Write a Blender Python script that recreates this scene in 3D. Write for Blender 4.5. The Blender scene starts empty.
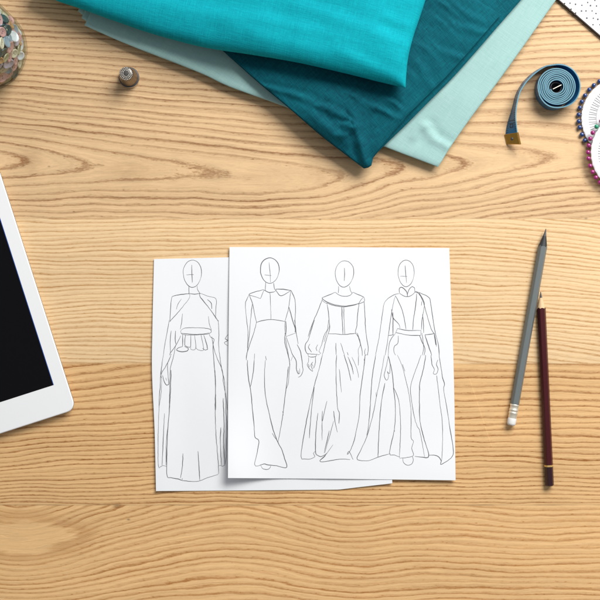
import bpy, math, random
from mathutils import Vector, Matrix, noise as mnoise

R = math.radians
PX = 0.0009          # metres of table per unit of plan grid (600 x 600 grid over 0.54 m)
H = 1.0              # camera height above the table
scene = bpy.context.scene
col = scene.collection


def P(px, py, z=0.0):
    """plan-grid position -> world point at height z"""
    k = PX * (H - z) / H
    return Vector(((px - 300) * k, (300 - py) * k, z))


# ------------------------------------------------------------------ node helpers
class E:
    """tiny expression wrapper that builds Math nodes"""
    def __init__(self, nt, s):
        self.nt, self.s = nt, s

    def _m(self, op, a, b=None, c=None, clamp=False):
        n = self.nt.nodes.new('ShaderNodeMath')
        n.operation = op
        n.use_clamp = clamp
        for i, v in enumerate((a, b, c)):
            if v is None:
                continue
            if isinstance(v, E):
                if isinstance(v.s, (int, float)):
                    n.inputs[i].default_value = v.s
                else:
                    self.nt.links.new(v.s, n.inputs[i])
            else:
                n.inputs[i].default_value = v
        return E(self.nt, n.outputs[0])

    def __add__(self, o): return self._m('ADD', self, o)
    def __radd__(self, o): return self._m('ADD', o, self)
    def __sub__(self, o): return self._m('SUBTRACT', self, o)
    def __rsub__(self, o): return self._m('SUBTRACT', o, self)
    def __mul__(self, o): return self._m('MULTIPLY', self, o)
    def __rmul__(self, o): return self._m('MULTIPLY', o, self)
    def __truediv__(self, o): return self._m('DIVIDE', self, o)
    def fract(self): return self._m('FRACT', self)
    def floor(self): return self._m('FLOOR', self)
    def sqrt(self): return self._m('SQRT', self)
    def exp(self): return self._m('EXPONENT', self)
    def max(self, o): return self._m('MAXIMUM', self, o)
    def min(self, o): return self._m('MINIMUM', self, o)
    def abs(self): return self._m('ABSOLUTE', self)
    def gt(self, o): return self._m('GREATER_THAN', self, o)
    def clamp(self): return self._m('ADD', self, 0.0, clamp=True)

    def sstep(self, a, b):
        n = self.nt.nodes.new('ShaderNodeMapRange')
        n.interpolation_type = 'SMOOTHSTEP'
        self.nt.links.new(self.s, n.inputs[0])
        for i, v in ((1, a), (2, b)):
            if isinstance(v, E):
                self.nt.links.new(v.s, n.inputs[i])
            else:
                n.inputs[i].default_value = v
        return E(self.nt, n.outputs[0])


def vec(nt, x, y, z=0.0):
    n = nt.nodes.new('ShaderNodeCombineXYZ')
    for i, v in enumerate((x, y, z)):
        if isinstance(v, E):
            nt.links.new(v.s, n.inputs[i])
        else:
            n.inputs[i].default_value = v
    return n.outputs[0]


def noise(nt, v, scale=1.0, detail=2.0, rough=0.5):
    n = nt.nodes.new('ShaderNodeTexNoise')
    nt.links.new(v, n.inputs['Vector'])
    n.inputs['Scale'].default_value = scale
    n.inputs['Detail'].default_value = detail
    n.inputs['Roughness'].default_value = rough
    return E(nt, n.outputs[0])


def white1(nt, w):
    n = nt.nodes.new('ShaderNodeTexWhiteNoise')
    n.noise_dimensions = '1D'
    nt.links.new(w.s, n.inputs['W'])
    return E(nt, n.outputs['Value'])


def mixc(nt, f, a, b):
    n = nt.nodes.new('ShaderNodeMix')
    n.data_type = 'RGBA'
    if isinstance(f, E):
        nt.links.new(f.s, n.inputs[0])
    else:
        n.inputs[0].default_value = f
    for i, c in ((6, a), (7, b)):
        if isinstance(c, tuple):
            n.inputs[i].default_value = (*c, 1)
        else:
            nt.links.new(c, n.inputs[i])
    return n.outputs[2]


def scalec(nt, c, f):
    n = nt.nodes.new('ShaderNodeVectorMath')
    n.operation = 'SCALE'
    nt.links.new(c, n.inputs[0])
    nt.links.new(f.s, n.inputs['Scale'])
    return n.outputs[0]


def bump(nt, bsdf, h, strength, dist):
    b = nt.nodes.new('ShaderNodeBump')
    b.inputs['Strength'].default_value = strength
    b.inputs['Distance'].default_value = dist
    nt.links.new(h.s, b.inputs['Height'])
    nt.links.new(b.outputs[0], bsdf.inputs['Normal'])


def new_mat(name):
    m = bpy.data.materials.new(name)
    m.use_nodes = True
    nt = m.node_tree
    return m, nt, nt.nodes['Principled BSDF']


def objco(nt):
    return nt.nodes.new('ShaderNodeTexCoord').outputs['Object']


def sep(nt, v):
    n = nt.nodes.new('ShaderNodeSeparateXYZ')
    nt.links.new(v, n.inputs[0])
    return [E(nt, o) for o in n.outputs]


def rotated(nt, v, ang, scale=1.0):
    n = nt.nodes.new('ShaderNodeMapping')
    n.inputs['Rotation'].default_value = (0, 0, ang)
    n.inputs['Scale'].default_value = (scale,) * 3
    nt.links.new(v, n.inputs[0])
    return n.outputs[0]


def plain(name, c, rough=0.5, metal=0.0, spec=0.5, var=0.06, nscale=300, bmp=0.0, coat=0.0):
    """a plain material with slight procedural mottling"""
    m, nt, b = new_mat(name)
    n = noise(nt, objco(nt), nscale, 4)
    colr = mixc(nt, n, tuple(x * (1 - var) for x in c), tuple(min(1, x * (1 + var)) for x in c))
    nt.links.new(colr, b.inputs['Base Color'])
    b.inputs['Roughness'].default_value = rough
    b.inputs['Metallic'].default_value = metal
    b.inputs['Specular IOR Level'].default_value = spec
    b.inputs['Coat Weight'].default_value = coat
    if bmp:
        bump(nt, b, n, bmp, 0.0004)
    return m


# ------------------------------------------------------------------ mesh helpers
class MB:
    def __init__(self):
        self.v, self.f, self.m = [], [], []

    def add(self, verts, faces, mi=0):
        o = len(self.v)
        self.v += [Vector(v) for v in verts]
        self.f += [[i + o for i in f] for f in faces]
        self.m += [mi] * len(faces)

    def grid(self, rows, mi=0, flip=False, close=False):
        """rows: list of equally long lists of points"""
        o = len(self.v)
        n = len(rows[0])
        for r in rows:
            self.v += [Vector(p) for p in r]
        for j in range(len(rows) - 1):
            for i in range(n if close else n - 1):
                k = (i + 1) % n
                q = [o + j * n + i, o + j * n + k, o + (j + 1) * n + k, o + (j + 1) * n + i]
                self.f.append(q[::-1] if flip else q)
                self.m.append(mi)

    def lathe(self, prof, n=32, c=(0, 0, 0), mi=0):
        rows = [[(c[0] + r * math.cos(2 * math.pi * i / n), c[1] + r * math.sin(2 * math.pi * i / n), c[2] + z)
                 for i in range(n)] for r, z in prof]
        self.grid(rows, mi, close=True)

    def disc(self, r, z, n=24, c=(0, 0), mi=0, up=True):
        o = len(self.v)
        self.v += [Vector((c[0] + r * math.cos(2 * math.pi * i / n), c[1] + r * math.sin(2 * math.pi * i / n), z)) for i in range(n)]
        f = [o + i for i in range(n)]
        self.f.append(f if up else f[::-1])
        self.m.append(mi)

    def xform(self, M):
        self.v = [M @ v for v in self.v]
        return self

    def build(self, name, mats, parent=None, origin=None, smooth=True, angle=None, local=False):
        if not isinstance(mats, (list, tuple)):
            mats = [mats]
        if origin is None:
            origin = Vector((0, 0, 0))
        base = parent.location if (parent is not None and not local) else Vector((0, 0, 0))
        off = Vector(origin) if parent is None else base
        if local:
            off = Vector((0, 0, 0))
        me = bpy.data.meshes.new(name)
        me.from_pydata([v - off for v in self.v], [], self.f)
        for m in mats:
            me.materials.append(m)
        for p, mi in zip(me.polygons, self.m):
            p.material_index = mi
            p.use_smooth = smooth
        me.update()
        if smooth and angle is not None:
            me.set_sharp_from_angle(angle=R(angle))
        o = bpy.data.objects.new(name, me)
        col.objects.link(o)
        if parent is None:
            if not local:
                o.location = origin
        else:
            o.parent = parent
        return o


def tag(o, label=None, cat=None, group=None, kind=None):
    if label: o['label'] = label
    if cat: o['category'] = cat
    if group: o['group'] = group
    if kind: o['kind'] = kind
    return o


def empty(name, loc, label=None, cat=None, group=None):
    o = bpy.data.objects.new(name, None)
    o.empty_display_size = 0.01
    col.objects.link(o)
    o.location = loc
    return tag(o, label, cat, group)


def copy_tree(o, parent=None):
    c = o.copy()
    col.objects.link(c)
    c.parent = parent
    for ch in [x for x in bpy.data.objects if x.parent == o]:
        copy_tree(ch, c)
    return c


def catmull(pts, step):
    """smooth polyline through pts sampled about every step"""
    if len(pts) < 3:
        pts = [pts[0], tuple((a + b) / 2 for a, b in zip(pts[0], pts[1])), pts[1]]
    out = []
    n = len(pts)
    d = len(pts[0])
    for i in range(n - 1):
        p0 = pts[max(i - 1, 0)]; p1 = pts[i]; p2 = pts[i + 1]; p3 = pts[min(i + 2, n - 1)]
        L = math.dist(p1, p2)
        k = max(1, int(L / step))
        for j in range(k):
            t = j / k
            out.append(tuple(0.5 * ((2 * p1[a]) + (-p0[a] + p2[a]) * t + (2 * p0[a] - 5 * p1[a] + 4 * p2[a] - p3[a]) * t * t
                                    + (-p0[a] + 3 * p1[a] - 3 * p2[a] + p3[a]) * t ** 3) for a in range(d)))
    out.append(tuple(pts[-1]))
    return out


def along(poly):
    """arc-length parametrised polyline -> f(t in 0..1)"""
    L = [0]
    for a, b in zip(poly, poly[1:]):
        L.append(L[-1] + math.dist(a, b))
    tot = L[-1]

    def f(t):
        s = t * tot
        for i in range(len(poly) - 1):
            if s <= L[i + 1] or i == len(poly) - 2:
                k = 0 if L[i + 1] == L[i] else (s - L[i]) / (L[i + 1] - L[i])
                return tuple(x + (y - x) * k for x, y in zip(poly[i], poly[i + 1]))
    return f


def sm(a, b, x):
    t = min(1, max(0, (x - a) / (b - a)))
    return t * t * (3 - 2 * t)


# ------------------------------------------------------------------ materials
def wood_material():
    m, nt, b = new_mat('ash_wood')
    X, Y, Z = sep(nt, objco(nt))
    x = X / PX + 300
    y = 300 - Y / PX
    lo = noise(nt, vec(nt, x * 0.007, y * 0.018), 1, 2) - 0.5
    mid = noise(nt, vec(nt, x * 0.016, y * 0.06, 3.3), 1, 2) - 0.5
    hi = noise(nt, vec(nt, x * 0.05, y * 0.30, 7.7), 1, 2) - 0.5

    def pw(v, knots):
        """piecewise-linear function of v"""
        s0 = (knots[1][1] - knots[0][1]) / (knots[1][0] - knots[0][0])
        r = (v - knots[0][0]) * s0 + knots[0][1]
        prev = s0
        for (xa, ya), (xb, yb) in zip(knots[1:], knots[2:]):
            s = (yb - ya) / (xb - xa)
            r = r + (v - xa).max(0.0) * (s - prev)
            prev = s
        return r

    def gauss(cx, cy, sx, sy):
        dx = (x - cx) / sx
        dy = (y - cy) / sy
        return (0 - dx * dx - dy * dy).exp()

    # board 1: nested pointed arches running to the right
    y0 = pw(x, [(-200, 156), (0, 160), (95, 165), (262, 178), (325, 176), (400, 166), (470, 165), (550, 158), (800, 148)])
    g = pw(x, [(-300, -4.0), (35, -0.1), (95, 0.9), (262, 1.9), (325, 2.9), (400, 3.9), (470, 4.9), (550, 5.9), (800, 9)])
    streak = noise(nt, vec(nt, x * 0.035, y * 0.55, 2.0), 1, 4, 0.6) - 0.5
    dy = y - y0 + lo * 9 + mid * 5 + hi * 1.0
    up = dy.min(0.0) / 62
    ge = g * (0 - up * up).exp()
    D = ((dy * dy + 20 * 20).sqrt() - 20) / 5.7
    Dg = dy.abs() / (dy * dy + 20 * 20).sqrt() / 5.7
    near = (0 - dy * dy / 420).exp()
    hA = D + ge + lo * 0.8 + hi * 0.2 + streak * near * 0.16 + 40
    gA = (Dg * Dg + 0.014 * 0.014).sqrt() + 0.004
    # board 2: fine nearly straight grain
    w = (x - 380).max(0.0)
    hB = (y - 219 - w * w * 0.00028 + lo * 16 + mid * 3.0 + hi * 1.0 + x * 0.012) / 4.3 + 90
    # board 3: bolder straight grain, tilted at the left, tighter towards its lower edge
    l3 = (170 - x).max(0.0) * (505 - y).max(0.0) * 0.0011
    yc = y - 363 - l3 + lo * 14 + mid * 4.0 + hi * 1.0
    hC = yc * 0.115 + yc * yc * 0.00045 + 140
    # board 4: wavy flat-sawn grain round a pale island at the left
    u1 = (x - 20) / 75
    u2 = (x - 235) / 85
    u3 = (x - 345) / 45
    u4 = (x - 430) / 60
    wv = (0 - u1 * u1).exp() * 34 - (0 - u2 * u2).exp() * 20 + (0 - u3 * u3).exp() * 7 - (0 - u4 * u4).exp() * 5
    fade = 1 - (y - 520).sstep(0.0, 120.0) * 0.75
    hD = (y - 505 - wv * fade + lo * 10 + mid * 7.0 + hi * 1.4) / 6.1 + 200

    inB = y.gt(218.6)
    inC = y.gt(363.5)
    inD = y.gt(505.0)
    h = hA + (hB - hA) * inB
    h = h + (hC - h) * inC
    h = h + (hD - h) * inD
    gr = gA + (0.22 - gA) * inB - inC * 0.05
    h = h + (noise(nt, vec(nt, x * 0.0012, h * 0.45, 51.0), 1, 1) - 0.5) * 0.9
    gl1 = noise(nt, vec(nt, x * 0.010, h * 4.2, 61.0), 1, 4, 0.65)
    gl2 = noise(nt, vec(nt, x * 0.035, h * 7.5, 71.0), 1, 3, 0.65)
    rid = h.floor()
    f = h.fract()
    rnd = white1(nt, rid)
    rnd2 = white1(nt, rid + 0.37)
    pores = noise(nt, vec(nt, x * 0.10, y * 0.62, 5.0), 1, 3, 0.65)
    dots = noise(nt, vec(nt, x * 0.24, y * 0.80, 15.0), 1, 2, 0.6)
    fe = f + (dots - 0.5) * 0.30 + (pores - 0.5) * 0.18 + (gl2 - 0.5) * 0.25
    pkw = gr.sstep(0.03, 0.10)
    start = (0.84 - gr * (2.5 + rnd * 4.0) - (1 - pkw) * 0.10).max(0.05)
    tail = fe.sstep(start, 0.88)
    tail = tail * tail * (1 - fe.sstep(0.86, 1.02))
    pk = (fe - 0.87).abs() / (gr * 1.05 + 0.012)
    line = tail * (0.62 - pkw * 0.14) + (0 - pk * pk).exp() * 0.42 * pkw
    patch = noise(nt, vec(nt, x * 0.010, y * 0.045, 11.0), 1, 3)
    topGrainShade = gauss(70, 45, 230, 75) * (1 - inB)  # mask: darker grain, plus top-left corner shade painted into the wood tone
    amp = (0.45 + (1 - pkw) * 0.35 + rnd2 * 0.5) * (0.5 + patch * 0.95)
    # second, fainter ring inside the wide ones
    f2 = (h * 2.0 + 0.31 + rnd).fract()
    faint = f2.sstep(0.45, 0.92) * (1 - f2.sstep(0.86, 1.0)) * 0.34 * (gr.sstep(0.06, 0.14))
    line = line * amp * (0.35 + pores * 1.3) + faint * patch * (0.4 + pores)
    # open pores: short dark dashes gathered along the rings
    dash = dots.sstep(0.56, 0.70) * (0.25 + fe.sstep(0.45, 0.85)) * pores.sstep(0.42, 0.62)
    line = line * (1 + topGrainShade * 0.1) + dash * (0.42 + topGrainShade * 0.3)
    # tops of the arches lie in smears of darker late wood
    smear = (gauss(128, 170, 24, 8) * 1.1 + gauss(30, 160, 12, 12) * 1.3 + gauss(250, 177, 26, 6) * 0.6
             + gauss(322, 176, 16, 7) * 0.6 + gauss(392, 168, 18, 8) * 0.7 + gauss(462, 164, 22, 7) * 0.5
             + gauss(540, 160, 22, 7) * 0.6)
    line = line + smear * (streak + 0.30).max(0.0) * 0.75
    # pale island of board 4 in darker surround
    ix = (x - 16) / 52
    iy = (y - 537) / 17
    isl = (ix * ix + iy * iy + mid * 3.0 + hi * 1.0 + lo * 1.5 + streak * 0.5)
    inside = (1 - isl.sstep(0.6, 1.2)) * inD
    ring = isl.sstep(0.8, 1.2) * (1 - isl.sstep(1.3, 3.4)) * inD
    line = line * (1 - inside * 0.9 - ring * 0.6) + ring * 0.42 * (0.6 + streak + patch * 0.5)
    line = line.clamp()

    # colours of the four boards
    def rgb(r, g_, b_):
        def l(c):
            c /= 255
            return c / 12.92 if c < 0.04045 else ((c + 0.055) / 1.055) ** 2.4
        return (l(r), l(g_), l(b_))
    light = mixc(nt, inB, rgb(221, 187, 143), rgb(234, 203, 158))
    light = mixc(nt, inC, light, rgb(228, 187, 133))
    light = mixc(nt, inD, light, rgb(233, 191, 136))
    dark = mixc(nt, inB, rgb(140, 95, 57), rgb(180, 131, 78))
    dark = mixc(nt, inC, dark, rgb(156, 102, 52))
    dark = mixc(nt, inD, dark, rgb(176, 120, 65))
    c = mixc(nt, (line * (0.93 + inC * 0.1)).clamp(), light, dark)
    fib = noise(nt, vec(nt, x * 0.02, y * 0.7, 1.0), 1, 5, 0.7)
    fib2 = noise(nt, vec(nt, x * 0.14, y * 1.0, 9.0), 1, 3, 0.7)
    tone = noise(nt, vec(nt, x * 0.004, y * 0.02, 21.0), 1, 3)
    fib3 = noise(nt, vec(nt, x * 0.045, y * 0.8, 41.0), 1, 3, 0.65)
    k = 0.29 + fib * 0.20 + fib2 * 0.26 + fib3 * 0.12 + tone * 0.24 + gl1 * 0.40 + gl2 * 0.34 - topGrainShade * 0.12 - 0.09
    # fine joints between the boards
    sn = noise(nt, vec(nt, x * 0.03, 0.0, 31.0), 1, 3)
    for ys, a in ((218.6, 0.10), (363.5, 0.08), (505.0, 0.28), (690.0, 0.2), (-60.0, 0.2)):
        d = (y - ys).abs()
        k = k * (1 - (1 - d.sstep(0.2, 1.0)) * (sn.sstep(0.35, 0.7) * a + a * 0.35))
    # small flecks: pin knots
    for (cx, cy, s, a) in ((128.5, 519.5, 1.3, .6), (117, 505.8, 3.0, .4), (49, 166.5, 1.0, .5), (320, 219.5, 1.0, .5), (586, 218.5, 1.3, .5)):
        k = k * (1 - gauss(cx, cy, s * 1.3, s * 0.7) * a)
    # a fine pale scratch
    sd = ((x - 468.7) * 0.950 - (y - 376) * 0.312).abs()
    sl = (x - 468.7) * 0.312 + (y - 376) * 0.950
    k = k * (1 + (1 - sd.sstep(0.15, 0.5)) * sl.gt(0.0) * (1 - sl.gt(76.0)) * 0.11)
    c = scalec(nt, c, k)
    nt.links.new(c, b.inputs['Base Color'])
    b.inputs['Roughness'].default_value = 0.5
    b.inputs['Specular IOR Level'].default_value = 0.28
    rr = 0.46 + pores * 0.15
    nt.links.new(rr.s, b.inputs['Roughness'])
    bump(nt, b, (1 - line * 0.25) + pores * 0.5 + fib * 0.5, 0.2, 0.00025)
    return m


def cloth_material(name, c1, c2, ang, sheen=0.3, thread=0.00042, slub=1.0, bm=0.5):
    m, nt, b = new_mat(name)
    v = rotated(nt, objco(nt), ang)
    X, Y, Z = sep(nt, v)
    k = 1.0 / thread
    warp = noise(nt, vec(nt, X * k, Y * k * 0.06), 1, 2)
    weft = noise(nt, vec(nt, X * k * 0.06, Y * k, 4.0), 1, 2)
    sl1 = noise(nt, vec(nt, X * k * 0.25, Y * k * 0.012, 8.0), 1, 2)
    sl2 = noise(nt, vec(nt, X * k * 0.012, Y * k * 0.25, 12.0), 1, 2)
    t = warp * 0.5 + weft * 0.5
    s = (sl1 + sl2 - 1.0) * slub
    big = noise(nt, v, 14, 3)
    f = (0.5 + (t - 0.5) * 2.6 + s * 1.3 + (big - 0.5) * 0.8).clamp()
    nt.links.new(mixc(nt, f, c1, c2), b.inputs['Base Color'])
    b.inputs['Roughness'].default_value = 0.85
    b.inputs['Specular IOR Level'].default_value = 0.15
    b.inputs['Sheen Weight'].default_value = sheen
    b.inputs['Sheen Roughness'].default_value = 0.4
    b.inputs['Sheen Tint'].default_value = (*c2, 1)
    bump(nt, b, t + s * 0.8, bm, 0.0005)
    return m


M = {}
M['wood'] = wood_material()
M['turquoise'] = cloth_material('turquoise_linen', (0.0, 0.27, 0.345), (0.002, 0.415, 0.49), R(14), 0.15, thread=0.00046, slub=0.4, bm=0.7)
M['teal'] = cloth_material('teal_linen', (0.0003, 0.046, 0.072), (0.001, 0.128, 0.165), R(-42), 0.12, thread=0.00046, slub=0.4, bm=0.9)
M['mint'] = cloth_material('mint_cotton', (0.29, 0.49, 0.475), (0.37, 0.565, 0.545), R(-55), 0.15, thread=0.0005, slub=0.5, bm=0.4)
M['paper'] = plain('white_paper', (0.83, 0.85, 0.875), 0.8, spec=0.2, var=0.008, nscale=120, bmp=0.06)
M['ink'] = plain('pencil_line', (0.13, 0.13, 0.14), 0.8, spec=0.2, var=0.35, nscale=900)
M['tablet_white'] = plain('white_glass_front', (0.86, 0.875, 0.89), 0.25, spec=0.3, var=0.01)
M['screen'] = plain('dark_screen', (0.004, 0.0038, 0.005), 0.22, spec=0.12, var=0.1)
M['fringe_blue'] = plain('lens_fringe_blue', (0.02, 0.08, 0.38), 0.3, var=0.02)  # blue of a lens colour fringe, not a tablet colour
M['aluminium'] = plain('aluminium', (0.7, 0.7, 0.71), 0.35, 1.0, var=0.03)
M['silver'] = plain('nickel_metal', (0.70, 0.67, 0.62), 0.28, 1.0, var=0.12, nscale=900)
M['brass'] = plain('brass', (0.50, 0.30, 0.07), 0.38, 1.0, var=0.2, nscale=700)
M['gold'] = plain('gold_paint', (0.72, 0.50, 0.18), 0.4, 0.6, var=0.1)
M['pin_metal'] = plain('pin_brass', (0.62, 0.46, 0.25), 0.35, 1.0, var=0.1)
M['ferrule'] = plain('ferrule_metal', (0.90, 0.84, 0.70), 0.34, 0.6, var=0.05)
M['grey_lacquer'] = plain('grey_lacquer', (0.140, 0.162, 0.164), 0.38, var=0.05, coat=0.15)
M['maroon_lacquer'] = plain('maroon_lacquer', (0.055, 0.005, 0.008), 0.35, spec=0.35, var=0.08, coat=0.1)
M['maroon_dark'] = plain('dark_maroon_lacquer', (0.022, 0.003, 0.007), 0.35, var=0.08, coat=0.1)
M['black_wood'] = plain('black_stained_wood', (0.022, 0.024, 0.027), 0.6, var=0.35, nscale=1500)
M['cedar'] = plain('cedar_wood', (0.70, 0.48, 0.27), 0.65, var=0.14, nscale=1200, bmp=0.3)
M['lead'] = plain('graphite', (0.06, 0.06, 0.066), 0.4, spec=0.6, var=0.2, nscale=1500)
M['eraser'] = plain('white_eraser', (0.82, 0.81, 0.78), 0.8, var=0.04, nscale=800)
M['disc_white'] = plain('white_plastic', (0.80, 0.81, 0.83), 0.45, var=0.015)
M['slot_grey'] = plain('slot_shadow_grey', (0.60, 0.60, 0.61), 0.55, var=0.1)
M['blue_bead'] = plain('blue_pearl', (0.012, 0.05, 0.20), 0.2, spec=0.7, var=0.1, coat=0.6)
M['magenta_bead'] = plain('magenta_pearl', (0.33, 0.012, 0.17), 0.2, spec=0.7, var=0.1, coat=0.6)
M['green_bead'] = plain('green_pearl', (0.01, 0.28, 0.15), 0.2, spec=0.7, var=0.1, coat=0.6)
M['tape_face'] = plain('blue_tape_face', (0.018, 0.135, 0.29), 0.38, spec=0.5, var=0.14, nscale=500)
M['tape_inner'] = plain('blue_tape_inside', (0.016, 0.12, 0.27), 0.45, var=0.12, nscale=500)
M['tape_edge'] = plain('pale_blue_tape_edge', (0.105, 0.265, 0.345), 0.55, var=0.22, nscale=1400)
M['print'] = plain('black_print', (0.015, 0.02, 0.03), 0.6, var=0.1)
M['card_white'] = plain('white_card', (0.84, 0.86, 0.87), 0.7, spec=0.2, var=0.012)
M['card_dot'] = plain('dark_grey_dots', (0.10, 0.10, 0.125), 0.7, var=0.15)
M['card_edge'] = plain('dark_brown_card_edge', (0.035, 0.022, 0.014), 0.7, var=0.3, nscale=800)


def glass_material():
    """thin clear jar wall: fresnel gloss over a clear body that darkens where it is seen edge on"""
    m, nt, b = new_mat('clear_glass')
    nt.nodes.remove(b)
    out = [n for n in nt.nodes if n.type == 'OUTPUT_MATERIAL'][0]
    lw = nt.nodes.new('ShaderNodeLayerWeight')
    lw.inputs['Blend'].default_value = 0.25
    fc = E(nt, lw.outputs['Facing'])
    tr = nt.nodes.new('ShaderNodeBsdfTransparent')
    nt.links.new(mixc(nt, fc, (0.97, 0.985, 0.98), (0.70, 0.76, 0.75)), tr.inputs['Color'])
    gl = nt.nodes.new('ShaderNodeBsdfGlossy')
    gl.inputs['Roughness'].default_value = 0.03
    f4 = fc * fc
    fr = f4 * f4 * 0.55 + 0.035
    mx = nt.nodes.new('ShaderNodeMixShader')
    nt.links.new(fr.s, mx.inputs[0])
    nt.links.new(tr.outputs[0], mx.inputs[1])
    nt.links.new(gl.outputs[0], mx.inputs[2])
    nt.links.new(mx.outputs[0], out.inputs['Surface'])
    return m


M['glass'] = glass_material()

# ------------------------------------------------------------------ table
mb = MB()
hx, hy, t = 0.85, 0.62, 0.028
ch = 0.003
prof = [(-0.0, 0), (ch, -ch), (ch, -t + ch), (0, -t)]
rows = []
for o, z in prof:
    rows.append([(-hx - o, -hy - o, z), (hx + o, -hy - o, z), (hx + o, hy + o, z), (-hx - o, hy + o, z)])
mb.grid(rows, close=True, flip=True)
mb.add(rows[0], [[0, 1, 2, 3]])
mb.add(rows[-1], [[3, 2, 1, 0]])
tag(mb.build('table_top', M['wood'], smooth=False), kind='structure')


# ------------------------------------------------------------------ folded fabrics
def edge_samples(n, width, r):
    """parameters 0..1, dense near both ends"""
    out = []
    e = min(0.45, 1.1 * r / width)
    k = 12
    for i in range(k):
        a = i / k
        out.append(e * (1 - math.cos(a * math.pi / 2)))
    m = n
    for i in range(m + 1):
        out.append(e + (1 - 2 * e) * i / m)
    out += [1 - q for q in out[:k]][::-1]
    return out


def cloth_layer(mb, B, T_, L, Rr, zb, thick, r, disp, nu=110, nv=80):
    """one folded layer: bottom/top edges run left->right, left/right edges run bottom->top"""
    fB, fT, fL, fR = (along(c) for c in (B, T_, L, Rr))
    wU = math.dist(B[0], B[-1])
    wV = math.dist(L[0], L[-1])
    us, vs = edge_samples(nu, wU, r), edge_samples(nv, wV, r)
    c00, c10, c01, c11 = B[0], B[-1], T_[0], T_[-1]
    cB = [fB(u) for u in us]; cT = [fT(u) for u in us]
    cL = [fL(v) for v in vs]; cR = [fR(v) for v in vs]

    def prof(d):
        q = 1 - min(max(d / r, 0), 1)
        return math.sqrt(max(0, 1 - q * q))
    top, bot = [], []
    for j, v in enumerate(vs):
        rt, rb = [], []
        for i, u in enumerate(us):
            p = [(1 - v) * cB[i][a] + v * cT[i][a] + (1 - u) * cL[j][a] + u * cR[j][a]
                 - ((1 - u) * (1 - v) * c00[a] + u * (1 - v) * c10[a] + (1 - u) * v * c01[a] + u * v * c11[a]) for a in (0, 1)]
            q = prof(u * wU) * prof((1 - u) * wU) * prof(v * wV) * prof((1 - v) * wV)
            z0 = zb(*p)
            zm = z0 + thick / 2
            base = P(p[0], p[1], zm)
            dd = disp(p[0], p[1])
            zt = zm + (thick / 2) * q + dd * (0.35 + 0.65 * q)
            rt.append((base.x, base.y, zt))
            rb.append((base.x, base.y, min(zm + dd * 0.35 - (thick / 2) * q * 0.98, zt)))
        top.append(rt)
        bot.append(rb)
    mb.grid(top)
    mb.grid(bot, flip=True)


def crease_field(creases, seed, amp, sc, folds=()):
    off = Vector((seed * 3.1, seed * 7.7, seed))

    def f(x, y):
        z = amp * mnoise.noise(Vector((x * sc, y * sc, 0)) + off) + amp * 0.4 * mnoise.noise(Vector((x * sc * 2.7, y * sc * 2.7, 5)) + off)
        for (x0, y0, x1, y1, a, w) in creases:
            dx, dy = x1 - x0, y1 - y0
            L2 = dx * dx + dy * dy
            t = ((x - x0) * dx + (y - y0) * dy) / L2
            if t < -0.25 or t > 1.25:
                continue
            d = ((x - x0) * dy - (y - y0) * dx) / math.sqrt(L2)
            wob = 1.6 * mnoise.noise(Vector((t * 3 + x0, y0, 1)))
            d += wob
            if abs(d) > 3.2 * w:
                continue
            tp = sm(-0.25, 0.2, t) * (1 - sm(0.8, 1.25, t))
            z += a * tp * (math.exp(-(d / w) ** 2) - 0.6 * math.exp(-((d - 1.3 * w) / w) ** 2))
        return z
    return f


# mint cloth: three thin folded layers on the table
mint_B = catmull([(84.4, 25.5), (130, 45.5), (200, 73), (230, 87), (290, 108.6), (340, 129), (385, 147), (438, 167)], 6)
mint_R = catmull([(438, 167), (442, 161), (449.5, 148.5), (470, 119), (500, 79), (530, 37), (556, 0), (600, -62), (640, -120)], 5)
mint_T = [(150, -120), (400, -120), (640, -120)]
mint_dis = crease_field([(424, 124, 434, 140, .0016, 5), (424, 124, 412, 140, .0011, 5), (434, 140, 449, 147, .0013, 4), (470, 60, 430, 120, .0005, 9),
                         (110, 30, 200, 62, .0004, 6), (500, 20, 460, 95, .0005, 8), (450, 147, 440, 166, .0009, 3)], 1, 0.0008, 0.014)
mb = MB()
for k, (dx, dy, ins) in enumerate(((-7.0, -14.5, 3.2), (-3.2, -7.6, 1.5), (0, 0, 0))):
    n = len(mint_B)
    Bk = [(x + dx * max(0, 1 - i / (n * 0.08)) + ins * 0.15, y + dy * max(0, 1 - i / (n * 0.08)) - ins * min(1, i / 8)) for i, (x, y) in enumerate(mint_B)]
    Rk = [(x - ins * 0.8, y - ins * 0.4) for x, y in mint_R]
    Rk[0] = Bk[-1]
    Lk = [Bk[0], (Bk[0][0] + 8, Bk[0][1] - 18), (150 + dx, -120 + ins)]
    Tk = [Lk[-1], (400, -120), Rk[-1]]
    cloth_layer(mb, Bk, Tk, Lk, Rk, lambda x, y, k=k: 0.0006 + 0.0028 * k, 0.0029, 3.0,
                lambda x, y, k=k: mint_dis(x, y) * (0.2, 0.5, 1.25)[k], 210, 130)
tag(mb.build('folded_fabric', M['mint'], origin=P(380, 60, 0)),
    'pale mint cotton cloth, lowest of the folded pile, lying on the wood', 'fabric', 'fabrics in the folded pile')

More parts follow.
